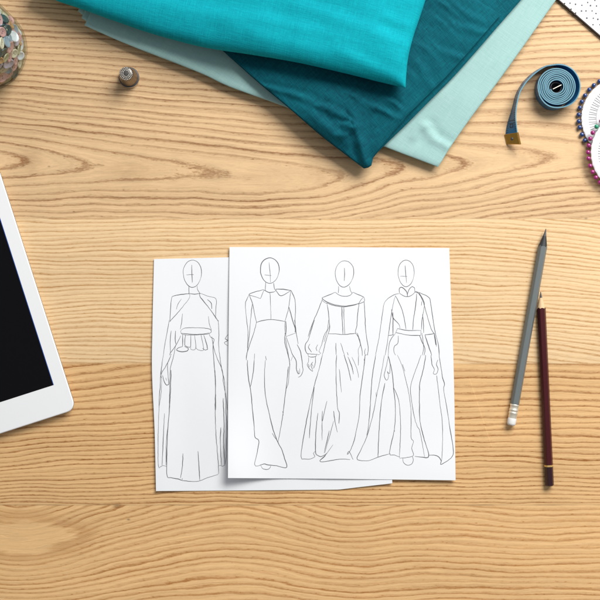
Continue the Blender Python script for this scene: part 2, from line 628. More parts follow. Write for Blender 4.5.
# dark teal cloth: two layers over the mint one
teal_L = catmull([(364, 168.6), (342, 152), (320, 135), (287, 106.5), (260, 84), (233, 60), (214, 43), (180, 14), (120, -40)], 6)
teal_Rr = catmull([(371.5, 165.5), (373, 158), (385, 145), (406.7, 124), (430, 100.5), (451, 79.5), (470, 58.5), (500, 24), (521, 0), (560, -45), (600, -90)], 6)
teal_dis = crease_field([(262, 86, 300, 96, .0009, 3.0), (296, 95, 338, 114, .0013, 3.0), (338, 114, 352, 122, .0006, 2.5), (352, 96, 396, 118, .0008, 3),
                         (388, 100, 400, 108, .0008, 2.5), (344, 128, 350, 124, .0014, 3.5), (340, 137, 356, 126, .0012, 4),
                         (410, 78, 440, 64, .0009, 3.5), (418, 46, 470, 60, .0008, 3.5), (430, 20, 490, 34, .0010, 3.5), (440, 5, 474, 16, .0009, 3),
                         (366, 165, 352, 120, .0009, 5), (415, 60, 434, 92, .0006, 4), (370, 110, 420, 80, .0006, 5), (300, 104, 345, 142, .0007, 5),
                         (378, 140, 432, 84, .0006, 4), (456, 40, 484, 18, .0010, 3.5), (330, 100, 352, 140, .0004, 4)], 2, 0.0011, 0.02)


def teal_zb(x, y):
    ye = 26 + (x - 84) * 0.40        # lower edge of the mint cloth
    return 0.0100 - 0.0045 * sm(2, 34, y - ye)


mb = MB()
for k, ins in ((0, 0.0), (1, 1.0)):
    Lk = [(x + ins * 0.8, y - ins * 0.2) for x, y in teal_L]
    Rk = [(x - 4.6 * ins * min(1, i / 9), y - 3.2 * ins * min(1, i / 9)) for i, (x, y) in enumerate(teal_Rr)]
    # roles: bottom = the short blunt tip turned into a proper side by using the left edge as 'bottom'
    if k == 1:
        Rk = [p for p in Rk if p[1] > 15] + [(501.5, 14.5)]
        far = [Rk[-1], (474, -2), (430, -30), (300, -40), (120, -40)]
        far = catmull(far, 8)
        Bq = Rk                                  # tip -> flap corner
        Tq = [(x, y) for x, y in Lk]
        Lq = [Lk and Rk[0], ((Rk[0][0] + Lk[0][0]) / 2, Rk[0][1] + 1.5), Lk[0]]
        Rq = [far[0]] + far[1:]
        Rq[-1] = Tq[-1]
    else:
        Bq = Rk
        Tq = Lk
        Lq = [Rk[0], ((Rk[0][0] + Lk[0][0]) / 2 + .5, Rk[0][1] + 2.2), Lk[0]]
        Rq = [Rk[-1], (360, -70), Lk[-1]]
    cloth_layer(mb, Bq, Tq, Lq, Rq, lambda x, y, k=k: teal_zb(x, y) + 0.0050 * k, 0.0056, 5.0,
                lambda x, y, k=k: teal_dis(x, y) * (0.2, 3.3)[k], 230, 200)
tag(mb.build('folded_fabric', M['teal'], origin=P(380, 80, 0.006)),
    'dark teal linen cloth with fine creases, between the turquoise and the mint cloth', 'fabric', 'fabrics in the folded pile')

# turquoise cloth: thick soft fold on top
tq_B = catmull([(30, -12), (55, 0), (80, 8.5), (115, 21), (150, 33), (200, 46.5), (250, 54.5), (300, 63), (350, 74.5), (380, 82), (405.5, 88)], 6)
tq_R = catmull([(405.5, 88), (406.3, 75), (408.3, 57), (413.3, 37), (420, 17), (425.5, 0), (440, -50), (460, -110)], 5)
tq_L = [(30, -12), (60, -70), (80, -120)]
tq_T = [(80, -120), (270, -115), (460, -110)]
tq_dis = crease_field([(200, 10, 330, 40, .0006, 9), (300, 10, 400, 45, .0005, 8), (340, 55, 404, 84, .0007, 6), (412, 44, 396, 70, .0006, 5),
                       (120, -5, 240, 28, .0006, 9), (250, 36, 330, 56, .0005, 7), (411, 30, 380, 20, .0004, 6)], 3, 0.0016, 0.012)


def tq_zb(x, y):
    return 0.0105 + 0.0105 * sm(150, 300, x) - 0.004 * (1 - sm(40, 100, x))


mb = MB()
cloth_layer(mb, tq_B, tq_T, tq_L, tq_R, tq_zb, 0.0230, 17.0, lambda x, y: 2.0 * tq_dis(x, y), 220, 140)
tag(mb.build('folded_fabric', M['turquoise'], origin=P(250, 20, 0.01)),
    'bright turquoise linen cloth folded thick on top of the fabric pile', 'fabric', 'fabrics in the folded pile')


# ------------------------------------------------------------------ paper sheets and sketches
def sheet_mesh(B, T_, L, Rr, zf, th=0.00022, nu=60, nv=60):
    mb = MB()
    fB, fT, fL, fR = (along(c) for c in (B, T_, L, Rr))
    c00, c10, c01, c11 = B[0], B[-1], T_[0], T_[-1]
    top, bot = [], []
    for j in range(nv + 1):
        v = j / nv
        rt, rb = [], []
        for i in range(nu + 1):
            u = i / nu
            b_, t_, l_, r_ = fB(u), fT(u), fL(v), fR(v)
            p = [(1 - v) * b_[a] + v * t_[a] + (1 - u) * l_[a] + u * r_[a]
                 - ((1 - u) * (1 - v) * c00[a] + u * (1 - v) * c10[a] + (1 - u) * v * c01[a] + u * v * c11[a]) for a in (0, 1)]
            q = P(p[0], p[1], zf(*p))
            rt.append(q)
            rb.append(q - Vector((0, 0, th)))
        top.append(rt)
        bot.append(rb)
    mb.grid(top)
    mb.grid(bot, flip=True)
    rim = lambda g: g[0] + [r[-1] for r in g[1:]] + g[-1][:-1][::-1] + [r[0] for r in g[1:-1]][::-1]
    mb.grid([rim(bot), rim(top)], close=True)
    return mb


def z_low(x, y):
    return 0.0006 + 0.0016 * (1 - sm(150, 190, x)) * (0.4 + 0.6 * sm(300, 400, y)) + 0.0012 * sm(300, 390, x) * sm(440, 488, y) \
        + 0.0003 * math.sin(x * 0.05) * math.sin(y * 0.043) + 0.0003


def z_top(x, y):
    z = 0.0016
    z += 0.0075 * math.exp(-(((x - 222) / 34) ** 2 + ((y - 484) / 62) ** 2))
    z += 0.0012 * math.exp(-(((x - 228) / 26) ** 2)) * (0.5 + 0.5 * sm(247, 420, y))
    z += 0.0022 * math.exp(-(((x - 462) / 50) ** 2 + ((y - 485) / 40) ** 2))
    z += 0.0010 * math.exp(-(((x - 350) / 70) ** 2 + ((y - 482) / 22) ** 2))
    z += 0.0010 * math.exp(-(((x - 452) / 40) ** 2 + ((y - 246) / 40) ** 2))
    z += 0.0004 * math.sin(x * 0.031 + 1) * math.sin(y * 0.027)
    return z


low = sheet_mesh([(156, 491), (250, 490.4), (339, 489.6), (360, 487), (392.3, 483.3)],
                 [(154, 259), (229, 257.3), (386, 254)],
                 catmull([(156, 491), (154.6, 430), (152, 372), (152.4, 330), (154, 259)], 8),
                 [(392.3, 483.3), (389, 370), (386, 254)], z_low)
sheet_lo = tag(low.build('paper_sheet', M['paper'], origin=P(270, 380, 0), angle=40),
               'white paper sheet with one long caped gown sketch, partly under the other sheet', 'paper', 'sketch sheets on the table')
top = sheet_mesh([(228, 478), (340, 478.8), (455.6, 480.3)],
                 [(229.5, 247), (340, 247.2), (449.2, 248)],
                 [(228, 478), (228.2, 370), (229.5, 247)],
                 catmull([(455.6, 480.3), (454.6, 415), (453.3, 355), (451, 300), (449.2, 248)], 8), z_top)
sheet_up = tag(top.build('paper_sheet', M['paper'], origin=P(342, 364, 0), angle=40),
               'white paper sheet with three fashion sketches, lying on top of the other sheet', 'paper', 'sketch sheets on the table')


def ell(cx, cy, rx, ry, rot=0.0):
    out = []
    for i in range(25):
        a = 2 * math.pi * i / 24 + 0.4
        k = 1 - 0.10 * max(0, -math.sin(a)) ** 2 * 0 + 0.0
        px, py = rx * math.cos(a) * (1 - 0.10 * math.sin(a)), ry * math.sin(a) * k
        out.append((cx + px * math.cos(rot) - py * math.sin(rot), cy + px * math.sin(rot) + py * math.cos(rot)))
    return out


def sketch(lines, view, zf, parent, label, seed):
    """pencil strokes as thin ribbons lying on the sheet; strokes are in the drawing grid given by view"""
    x0, y0, s = view
    rng = random.Random(seed)
    mb = MB()
    for vw, st in lines:
        x0, y0, s = vw
        st = [(x0 + a / s, y0 + b / s) for a, b in st]
        pts = catmull(st, 1.3)
        n = len(pts)
        wbase = rng.uniform(0.22, 0.36)
        ph = rng.uniform(0, 9)
        a_, b_ = [], []
        for i, (x, y) in enumerate(pts):
            xa, ya = pts[max(0, i - 1)]
            xb, yb = pts[min(n - 1, i + 1)]
            d = math.hypot(xb - xa, yb - ya) or 1
            nx, ny = -(yb - ya) / d, (xb - xa) / d
            jig = 0.22 * mnoise.noise(Vector((x * 0.33, y * 0.33, ph))) + 0.10 * mnoise.noise(Vector((x * 0.9, y * 0.9, ph)))
            x += nx * jig; y += ny * jig
            w = wbase * (0.85 + 0.5 * mnoise.noise(Vector((i * 0.11, ph, 0)))) * (0.55 + 0.45 * min(1, min(i, n - 1 - i) / 4))
            z = zf(x, y) + 0.00012
            a_.append(P(x + nx * w, y + ny * w, z))
            b_.append(P(x - nx * w, y - ny * w, z))
        mb.grid([b_, a_], flip=False)
    # make every ribbon face up
    for i, f in enumerate(mb.f):
        p0, p1, p2 = (mb.v[f[k]] for k in (0, 1, 2))
        if (p1 - p0).cross(p2 - p0).z < 0:
            mb.f[i] = f[::-1]
    o = mb.build('fashion_sketch', M['ink'], parent, smooth=False)
    tag(o, label)
    return o


VA, VB = (150, 240, 4.62), (150, 370, 4.62)
VC, VD = (225, 240, 5.0), (225, 360, 4.62)
VE, VF = (295, 245, 5.46), (295, 355, 5.0)
VG, VH = (360, 245, 5.46), (350, 355, 4.29)
VI, VJ = (265, 320, 8.571), (150, 320, 6.667)

fig1 = [(VA, ell(196, 156, 42, 63)), (VA, [(193, 115), (195, 196)]), (VA, [(168, 160), (202, 160)]),
        (VA, [(180, 210), (180, 248)]), (VA, [(218, 212), (220, 228), (232, 250)]), (VA, [(178, 246), (205, 250), (232, 246)]),
        (VA, [(180, 248), (140, 252), (108, 259), (100, 268), (95, 320), (92, 378)]),
        (VA, [(232, 246), (270, 260), (305, 272), (304, 320), (303, 362)]),
        (VA, [(180, 248), (184, 264), (150, 310), (110, 356), (90, 378)]),
        (VA, [(228, 248), (233, 264), (270, 310), (300, 352), (315, 376)]),
        (VA, [(145, 272), (128, 298), (122, 320)]), (VA, [(265, 275), (283, 292), (285, 318)]),
        (VA, [(150, 340), (146, 380), (140, 412)]), (VA, [(270, 352), (275, 390), (284, 416)]),
        (VJ, [(128, 0), (118, 60), (100, 160), (85, 260), (72, 360), (68, 440), (62, 520), (60, 600)]),
        (VJ, [(455, 0), (460, 90), (458, 160), (465, 240), (480, 335)]),
        (VJ, [(205, 72), (230, 54), (300, 51), (380, 56), (408, 70), (395, 90), (310, 99), (235, 99), (207, 88), (205, 72)]),
        (VJ, [(207, 88), (270, 94), (340, 94), (395, 86)]),
        (VJ, [(218, 98), (218, 160), (215, 178)]), (VJ, [(236, 100), (232, 150), (235, 170), (270, 178), (272, 100)]),
        (VJ, [(215, 178), (190, 185), (178, 200), (210, 212), (250, 205), (258, 192), (230, 176)]),
        (VJ, [(272, 178), (272, 195), (305, 190), (297, 100)]), (VJ, [(303, 180), (318, 198), (350, 204), (358, 188), (340, 100)]),
        (VJ, [(350, 188), (368, 200), (384, 196), (372, 140), (358, 100)]),
        (VJ, [(205, 105), (175, 165), (135, 222), (130, 234), (145, 228)]), (VJ, [(142, 72), (135, 140), (137, 225)]),
        (VJ, [(170, 72), (168, 130), (172, 160)]), (VJ, [(140, 235), (110, 300), (72, 362)]),
        (VJ, [(172, 165), (155, 250), (135, 330), (132, 450), (128, 600)]),
        (VJ, [(85, 370), (95, 410), (112, 435), (125, 430), (122, 390), (118, 330), (118, 285)]), (VJ, [(104, 385), (112, 404)]),
        (VJ, [(395, 95), (405, 115), (428, 128), (420, 175), (425, 260), (435, 400), (438, 600)]),
        (VJ, [(412, 110), (425, 185), (450, 260), (482, 335), (490, 420), (505, 500), (515, 600)]),
        (VJ, [(476, 318), (480, 338), (486, 352)]), (VJ, [(72, 345), (72, 372), (76, 386)]),
        (VJ, [(520, 98), (500, 125), (520, 135), (496, 152), (518, 172)]),
        (VB, [(55, 0), (52, 100), (42, 180), (38, 300), (38, 440), (48, 447), (60, 441), (76, 446)]),
        (VB, [(97, 0), (95, 80), (90, 180), (82, 280), (78, 400), (79, 488), (95, 497), (130, 503), (148, 510), (150, 500)]),
        (VB, [(148, 510), (190, 515), (230, 512), (262, 499), (295, 489), (312, 484), (318, 477)]),
        (VB, [(300, 0), (303, 60), (301, 180), (305, 300), (314, 410), (318, 477)]),
        (VB, [(152, 385), (150, 440), (141, 500)]), (VB, [(222, 375), (226, 440), (230, 510)]),
        (VB, [(67, 200), (62, 300), (56, 440)]), (VB, [(84, 250), (76, 330), (74, 440)]),
        (VB, [(332, 0), (345, 60), (350, 180), (355, 260), (352, 380), (352, 402), (345, 440), (335, 445), (324, 440), (318, 443)]),
        (VB, [(328, 265), (325, 330), (330, 440)]), (VB, [(338, 130), (342, 250), (340, 330), (345, 440)])]
sketch(fig1, VA, z_low, sheet_lo, 'sketch of a halter gown with a peplum belt and long cape sleeves', 1)

fig2 = [(VC, ell(224, 153, 47, 64)), (VC, [(220, 112), (225, 160), (228, 213)]), (VC, [(198, 174), (232, 178)]),
        (VC, [(203, 212), (202, 252)]), (VC, [(243, 215), (248, 248)]), (VC, [(195, 250), (220, 262), (248, 258), (256, 246)]),
        (VC, [(195, 248), (155, 258), (120, 272), (150, 283), (178, 293)]), (VC, [(178, 293), (186, 272), (195, 250)]),
        (VC, [(252, 245), (290, 246), (330, 252)]), (VC, [(330, 252), (305, 268), (278, 278), (262, 262), (252, 247)]),
        (VC, [(225, 262), (228, 330), (230, 397)]),
        (VC, [(122, 274), (138, 320), (148, 370), (158, 412)]), (VC, [(328, 255), (320, 330), (308, 380), (300, 405)]),
        (VC, [(155, 412), (190, 402), (240, 398), (300, 407)]),
        (VC, [(122, 272), (108, 300), (102, 325), (108, 400), (115, 460), (112, 540)]),
        (VC, [(136, 322), (128, 400), (122, 470), (113, 550), (106, 600)]),
        (VC, [(158, 412), (145, 460), (125, 520), (108, 575), (107, 600)]),
        (VC, [(330, 252), (350, 300), (352, 380), (350, 400), (352, 462)]), (VC, [(320, 335), (338, 400), (350, 440), (350, 460)]),
        (VC, [(148, 568), (147, 600)]), (VC, [(203, 580), (207, 600)]),
        (VI, [(172, 10), (170, 60), (175, 110), (180, 142)]), (VI, [(178, 10), (182, 70), (178, 140)]),
        (VI, [(180, 142), (215, 128), (268, 110)]), (VI, [(252, 0), (262, 60), (268, 112), (284, 205)]),
        (VI, [(182, 145), (205, 210), (235, 295), (268, 350), (270, 420), (285, 462), (298, 458), (296, 415)]),
        (VI, [(275, 210), (300, 260), (312, 310), (322, 390), (325, 440), (305, 480), (285, 490)]),
        (VI, [(285, 432), (290, 465)]), (VI, [(172, 110), (170, 190), (190, 270), (208, 340), (212, 385)]),
        (VI, [(176, 150), (188, 230), (205, 320)]), (VI, [(222, 350), (238, 310)]), (VI, [(210, 350), (212, 390), (206, 460), (200, 540), (178, 600)]),
        (VI, [(208, 372), (214, 386)]),
        (VD, [(103, 0), (108, 80), (120, 150), (127, 230), (135, 310), (139, 358), (156, 371), (150, 420), (137, 482), (150, 489), (165, 485)]),
        (VD, [(135, 0), (130, 60), (118, 122)]),
        (VD, [(187, 0), (182, 80), (188, 170), (205, 250), (225, 330), (245, 380), (265, 420), (275, 455), (285, 496), (240, 489), (200, 484), (180, 480), (160, 486)]),
        (VD, [(165, 485), (172, 500), (190, 506), (205, 502), (212, 488)]),
        (VD, [(293, 30), (285, 110), (275, 190), (268, 250), (258, 310), (246, 376)]), (VD, [(218, 338), (232, 360), (246, 378)]),
        (VD, [(266, 236), (270, 256)])]
sketch(fig2, VC, z_top, sheet_up, 'sketch of a dress with a wide pointed collar and a tapering skirt', 2)

fig3 = [(VE, ell(270, 158, 50, 72, 0.08)), (VE, [(270, 126), (271, 160), (269, 196)]), (VE, [(237, 225), (238, 245), (236, 262)]), (VE, [(297, 225), (303, 248), (312, 264)]),
        (VE, [(220, 258), (240, 272), (270, 280), (300, 275), (315, 258)]),
        (VE, [(220, 258), (180, 275), (148, 288)]), (VE, [(315, 258), (350, 272), (378, 286)]),
        (VE, [(148, 288), (160, 302), (200, 321), (265, 333), (320, 326), (375, 311), (378, 288)]),
        (VE, [(172, 316), (215, 330), (265, 337), (310, 331), (346, 320)]), (VE, [(148, 290), (152, 306), (174, 319)]),
        (VE, [(374, 284), (360, 300), (345, 323)]),
        (VE, [(256, 338), (258, 410), (262, 486)]), (VE, [(266, 338), (268, 410), (272, 486)]),
        (VE, [(175, 320), (183, 370), (188, 430), (190, 450), (181, 486)]), (VE, [(350, 320), (342, 380), (338, 440), (330, 470), (334, 484)]),
        (VE, [(180, 484), (220, 485), (270, 488), (330, 482)]),
        (VE, [(148, 300), (125, 360), (95, 430), (72, 500)]), (VE, [(188, 440), (168, 495), (158, 530)]),
        (VI, [(425, 0), (400, 70), (375, 160), (345, 212), (350, 270), (370, 292)]),
        (VI, [(545, 0), (535, 80), (508, 130), (485, 215), (462, 270), (478, 285), (462, 298), (440, 290)]),
        (VI, [(385, 205), (372, 232), (385, 255), (398, 275)]), (VI, [(452, 212), (438, 240), (448, 265)]),
        (VI, [(365, 288), (400, 292), (442, 296)]), (VI, [(372, 312), (405, 318), (440, 310), (442, 296)]), (VI, [(370, 288), (372, 312)]),
        (VI, [(375, 318), (372, 360), (362, 385), (385, 420), (410, 440), (402, 415)]), (VI, [(432, 312), (432, 360), (420, 410), (408, 412)]),
        (VI, [(410, 360), (395, 385), (404, 415)]), (VI, [(398, 372), (415, 400)]), (VI, [(372, 378), (380, 405)]),
        (VE, [(378, 310), (382, 380), (385, 450), (392, 510), (400, 560), (397, 602)]), (VE, [(340, 480), (355, 530), (365, 570), (368, 604)]),
        (VE, [(330, 482), (348, 505), (357, 542), (346, 570), (347, 600)]), (VE, [(385, 565), (380, 585), (386, 602), (395, 596)]),
        (VE, [(180, 485), (165, 540), (150, 602)]), (VE, [(222, 535), (225, 600)]), (VE, [(250, 535), (262, 575), (270, 602)]),
        (VE, [(285, 585), (290, 602)]),
        (VF, [(137, 0), (120, 70), (95, 160), (70, 270), (45, 400), (30, 508), (45, 519), (75, 520), (100, 508), (92, 491), (105, 480), (100, 492)]),
        (VF, [(97, 160), (85, 250), (76, 350), (72, 416)]), (VF, [(115, 290), (105, 380), (103, 485), (112, 500), (130, 508), (155, 495)]),
        (VF, [(160, 230), (148, 280), (136, 332), (137, 280)]), (VF, [(136, 330), (135, 426)]),
        (VF, [(208, 0), (205, 80), (208, 180), (213, 265), (222, 290), (220, 342)]), (VF, [(222, 70), (227, 130), (232, 186)]),
        (VF, [(193, 280), (200, 330), (212, 386)]), (VF, [(193, 330), (175, 400), (160, 450), (150, 488)]),
        (VF, [(190, 448), (155, 497), (125, 529), (150, 533), (220, 521), (276, 522)]), (VF, [(172, 378), (160, 430), (145, 490)]),
        (VF, [(125, 528), (150, 505), (158, 490)]),
        (VF, [(350, 0), (347, 40), (335, 130), (325, 210), (322, 290), (310, 360), (295, 430), (275, 480), (262, 497), (270, 480), (290, 523)]),
        (VF, [(245, 0), (265, 60), (280, 128)]), (VF, [(265, 8), (285, 60), (292, 96)]), (VF, [(285, 10), (310, 70), (318, 113)]),
        (VF, [(318, 0), (317, 52)]), (VF, [(345, 20), (349, 42)]), (VF, [(350, 18), (346, 40)])]
sketch(fig3, VE, z_top, sheet_up, 'sketch of a gown with a cape collar and puffed sleeves', 3)

fig4 = [(VG, ell(252, 155, 44, 73)), (VG, [(247, 112), (250, 160), (255, 206)]), (VG, [(220, 170), (258, 170)]),
        (VG, [(217, 262), (214, 240), (225, 230), (242, 240), (256, 258), (259, 281)]), (VG, [(217, 264), (235, 276), (258, 282), (280, 276), (300, 258)]),
        (VG, [(300, 258), (298, 234), (286, 227), (272, 238), (262, 258), (259, 281)]),
        (VG, [(215, 265), (185, 272), (150, 295), (132, 320), (122, 380), (105, 500), (85, 602)]),
        (VG, [(193, 275), (178, 340), (164, 430), (155, 495), (145, 560), (138, 602)]),
        (VG, [(180, 368), (180, 492)]), (VG, [(155, 495), (184, 490)]),
        (VG, [(195, 278), (225, 340), (240, 390), (252, 459)]), (VG, [(310, 265), (303, 340), (293, 400), (288, 463)]),
        (VG, [(172, 350), (182, 398), (212, 432), (218, 454)]),
        (VG, [(300, 252), (330, 262), (375, 285), (385, 310), (398, 400), (412, 480), (428, 545), (433, 602)]),
        (VG, [(300, 258), (320, 264), (345, 310), (365, 380), (390, 460), (408, 490), (418, 555)]),
        (VG, [(322, 258), (345, 300), (352, 330), (340, 400), (335, 462)]), (VG, [(335, 330), (338, 308)]), (VG, [(342, 380), (346, 420), (348, 480)]),
        (VG, [(355, 490), (408, 484)]), (VG, [(355, 490), (372, 545), (392, 602)]), (VG, [(404, 490), (415, 545), (412, 500)]),
        (VG, [(205, 455), (260, 466), (333, 466)]), (VG, [(333, 466), (332, 493)]), (VG, [(332, 493), (265, 492), (195, 478)]), (VG, [(195, 478), (205, 455)]),
        (VG, [(195, 480), (167, 518), (157, 560), (154, 602)]), (VG, [(210, 495), (206, 538), (190, 550), (184, 575), (193, 602)]),
        (VG, [(325, 493), (340, 530), (355, 565), (350, 602)]), (VG, [(338, 480), (345, 530), (347, 570), (340, 602)]),
        (VH, [(110, 0), (95, 100), (88, 200), (80, 300), (72, 345)]), (VH, [(148, 0), (130, 100), (113, 180), (100, 250), (72, 350), (45, 410), (30, 442), (42, 452), (85, 452), (120, 438), (170, 424)]),
        (VH, [(112, 160), (113, 186)]), (VH, [(150, 120), (135, 200), (125, 320), (120, 438)]),
        (VH, [(165, 0), (158, 40), (147, 88), (158, 108), (166, 90), (160, 70), (170, 80), (172, 40)]),
        (VH, [(165, 5), (180, 70), (188, 150), (195, 230), (190, 320), (170, 420), (190, 428), (215, 438)]),
        (VH, [(188, 140), (208, 190), (215, 250), (217, 330), (212, 440)]), (VH, [(190, 308), (192, 330)]),
        (VH, [(203, 0), (225, 50), (245, 130), (255, 180), (262, 250), (262, 350), (272, 370), (265, 400), (272, 431), (240, 440), (212, 443)]),
        (VH, [(225, 40), (236, 70)]), (VH, [(227, 442), (229, 460), (247, 473), (265, 467), (272, 450), (268, 436)]),
        (VH, [(305, 0), (280, 70), (261, 130), (262, 180), (275, 260), (288, 305), (298, 320), (310, 380), (320, 437)]),
        (VH, [(325, 0), (315, 60), (300, 120), (298, 160), (298, 200), (300, 280), (315, 350), (338, 432), (310, 438), (278, 434)]),
        (VH, [(299, 120), (300, 150)]),
        (VH, [(338, 430), (360, 430), (380, 436), (392, 455), (389, 469), (412, 458), (438, 436), (443, 405), (430, 320), (413, 210), (402, 150), (406, 125), (398, 100), (390, 50), (382, 0)]),
        (VH, [(372, 88), (385, 200), (396, 290), (397, 380), (393, 456)]),
        (VH, [(348, 0), (352, 40), (362, 62), (357, 80), (370, 82), (378, 62), (371, 40), (377, 20)])]
sketch(fig4, VG, z_top, sheet_up, 'sketch of a belted trouser suit with a long cape', 4)


# ------------------------------------------------------------------ tablet
tw, tl, tt = 0.170, 0.240, 0.0075
ax = Vector((0.306, -0.952, 0)).normalized()      # along the long side, towards the visible corner
ay = Vector((0.952, 0.306, 0)).normalized()       # across, to the right
cor = P(76.3, 409.5, tt)
ctr = cor - ax * tl / 2 - ay * tw / 2
ctr.z = 0
tab = empty('tablet', ctr, 'white tablet with a black blank screen lying at the left edge of the table', 'tablet')


def rrect(w, l, r, z, n=8):
    out = []
    for sx, sy, a0 in ((1, 1, 0), (-1, 1, 90), (-1, -1, 180), (1, -1, 270)):
        for i in range(n + 1):
            a = R(a0 + 90 * i / n)
            out.append((sx * (w / 2 - r) + r * math.cos(a), sy * (l / 2 - r) + r * math.sin(a), z))
    return out


Mt = Matrix((( ay.x, -ax.x, 0, ctr.x), (ay.y, -ax.y, 0, ctr.y), (0, 0, 1, 0), (0, 0, 0, 1)))
mb = MB()
rows = []
for ins, z in ((0.006, 0.0003), (0.003, 0.001), (0.0012, 0.0026), (0.0002, 0.005), (0.0, 0.0062), (0.0001, 0.0066)):
    rows.append(rrect(tw - 2 * ins, tl - 2 * ins, 0.0085 - ins * 0.5, z))
mb.grid(rows, close=True)
mb.add(rows[0], [list(range(len(rows[0])))[::-1]])
mb.xform(Mt).build('casing', M['aluminium'], tab, angle=50)
mb = MB()
rows = []
for ins, z in ((0.0003, 0.0066), (0.0002, 0.0071), (0.0006, 0.0075), (0.0011, 0.00765)):
    rows.append(rrect(tw - 2 * ins, tl - 2 * ins, 0.0085 - ins * 0.5, z))
mb.grid(rows, close=True)
mb.add(rows[-1], [list(range(len(rows[-1])))])
face = mb.xform(Mt).build('front_bezel', M['tablet_white'], tab, angle=60)
side, bot_, top_ = 0.0129, 0.0270, 0.024
sx0, sx1 = -tw / 2 + side, tw / 2 - side
sy0, sy1 = -tl / 2 + bot_, tl / 2 - top_
mb = MB()
zz = 0.00773
mb.add([(sx0, sy0, zz), (sx1, sy0, zz), (sx1, sy1, zz), (sx0, sy1, zz)], [[0, 1, 2, 3]])
mb.xform(Mt).build('screen', M['screen'], tab, smooth=False)
mb = MB()
zz = 0.00771
mb.add([(sx1 - 0.0001, sy0, zz), (sx1 + 0.00055, sy0, zz), (sx1 + 0.00055, sy1, zz), (sx1 - 0.0001, sy1, zz)], [[0, 1, 2, 3]])
mb.xform(Mt).build('fringe_strip', M['fringe_blue'], tab, smooth=False)  # added strip imitating the lens's blue fringe along the screen, no tablet part
mb = MB()
mb.lathe([(0.0052, 0.00766), (0.0055, 0.0079), (0.0058, 0.0079), (0.0061, 0.00766)], 32, (0, -tl / 2 + 0.0135, 0))
mb.xform(Mt).build('home_button', M['aluminium'], tab)
mb = MB()
mb.lathe([(0.0016, 0.00772), (0.0, 0.00774)], 16, (0, tl / 2 - 0.012, 0))
mb.xform(Mt).build('camera_lens', M['screen'], tab)


# ------------------------------------------------------------------ pencils
def pencil(tip, end, width, label, barrel, cone, lead, lead_len, cone_len, ring=None, cap=None, ferrule=None):
    """hexagonal pencil from tip to end in plan positions, lying flat on one facet"""
    Rr = width / 2 * PX
    zc = Rr * math.cos(R(30)) + 0.0002
    a, b = P(*tip, zc), P(*end, zc)
    L = (b - a).length
    d = (b - a).normalized()
    side_ = Vector((-d.y, d.x, 0))
    up = Vector((0, 0, 1))
    root = empty('pencil', Vector(((a.x + b.x) / 2, (a.y + b.y) / 2, 0)), label, 'pencil', 'pencils beside the sketches')

    def pt(s, r, phi):
        return a + d * s + side_ * (r * math.cos(phi)) + up * (r * math.sin(phi))
    N = 48
    phis = [2 * math.pi * i / N for i in range(N)]

    def rhex(phi):
        q = (phi % (math.pi / 3)) - math.pi / 6
        v = Rr * math.cos(math.pi / 6) / math.cos(q)
        return min(v, Rr * 0.965)
    ta = Rr * 0.95 / cone_len
    js = [rhex(p) / ta + 0.0005 * math.sin(5 * p) for p in phis]
    rlead = ta * lead_len

    def hexsec(s0, s1, mat, name, scale=1.0, scallop=False, endcap=False):
        mb = MB()
        r0 = [pt(js[i] if scallop else s0, rhex(p) * scale, p) for i, p in enumerate(phis)]
        r1 = [pt(s1, rhex(p) * scale, p) for p in phis]
        mid_ = [pt((s0 + s1) / 2 if not scallop else js[i] * 0.5 + s1 * 0.5, rhex(p) * scale, p) for i, p in enumerate(phis)]
        mb.grid([r0, mid_, r1], close=True, flip=True)
        if endcap:
            r2 = [pt(s1 + 0.0005, rhex(p) * scale * 0.86, p) for p in phis]
            mb.grid([r1, r2], close=True, flip=True)
            mb.add(r2, [list(range(N))[::-1]])
        else:
            mb.add(r1, [list(range(N))[::-1]])
        return mb.build(name, mat, root, angle=25)

    # sharpened wood and the lead
    mb = MB()
    mb.grid([[pt(lead_len, rlead * 1.02, p) for p in phis],
             [pt(js[i] * 0.5 + lead_len * 0.5, (js[i] * 0.5 + lead_len * 0.5) * ta * 1.0, p) for i, p in enumerate(phis)],
             [pt(js[i], js[i] * ta * 0.998, p) for i, p in enumerate(phis)]], close=True, flip=True)
    mb.build('sharpened_cone', cone, root)
    mb = MB()
    mb.grid([[pt(0.0, 0.00028, p) for p in phis], [pt(lead_len * 0.5, rlead * 0.55, p) for p in phis], [pt(lead_len + 0.0003, rlead * 1.0, p) for p in phis]], close=True, flip=True)
    mb.add([pt(0.0, 0.00028, p) for p in phis], [list(range(N))])
    mb.build('lead', lead, root)
    s_end = L
    if ferrule:
        fl, el = ferrule
        s_end = L - fl - el
    if ring is not None:
        s_ring = L * ring
        hexsec(0, s_ring - 0.0008, barrel, 'barrel', scallop=True)
        hexsec(s_ring - 0.0008, s_ring + 0.0008, M['gold'], 'gold_ring', 1.012)
        hexsec(s_ring + 0.0008, s_end - 0.0005, cap, 'end_cap', endcap=True)
    else:
        hexsec(0, s_end, barrel, 'barrel', scallop=True)
    if ferrule:
        mb = MB()
        rf = Rr * 0.97
        prof = [(0, .98), (.04, 1.03), (.10, 1.03), (.14, .95), (.34, .95), (.38, 1.04), (.44, 1.04), (.48, .94), (.55, .94), (.59, 1.04), (.65, 1.04), (.70, .95), (.9, .95), (1.0, .92)]
        rows = [[pt(s_end + q * fl, rf * k, p) for p in phis] for q, k in prof]
        mb.grid(rows, close=True, flip=True)
        mb.build('ferrule', M['ferrule'], root, angle=40)
        mb = MB()
        prof = [(-0.06, .90), (0.0, .93), (.15, .97), (.7, .97), (.88, .90), (1.0, .70)]
        rows = [[pt(s_end + fl + q * el, rf * k, p) for p in phis] for q, k in prof]
        mb.grid(rows, close=True, flip=True)
        mb.add(rows[-1], [list(range(N))[::-1]])
        mb.build('eraser', M['eraser'], root, angle=50)
    return root


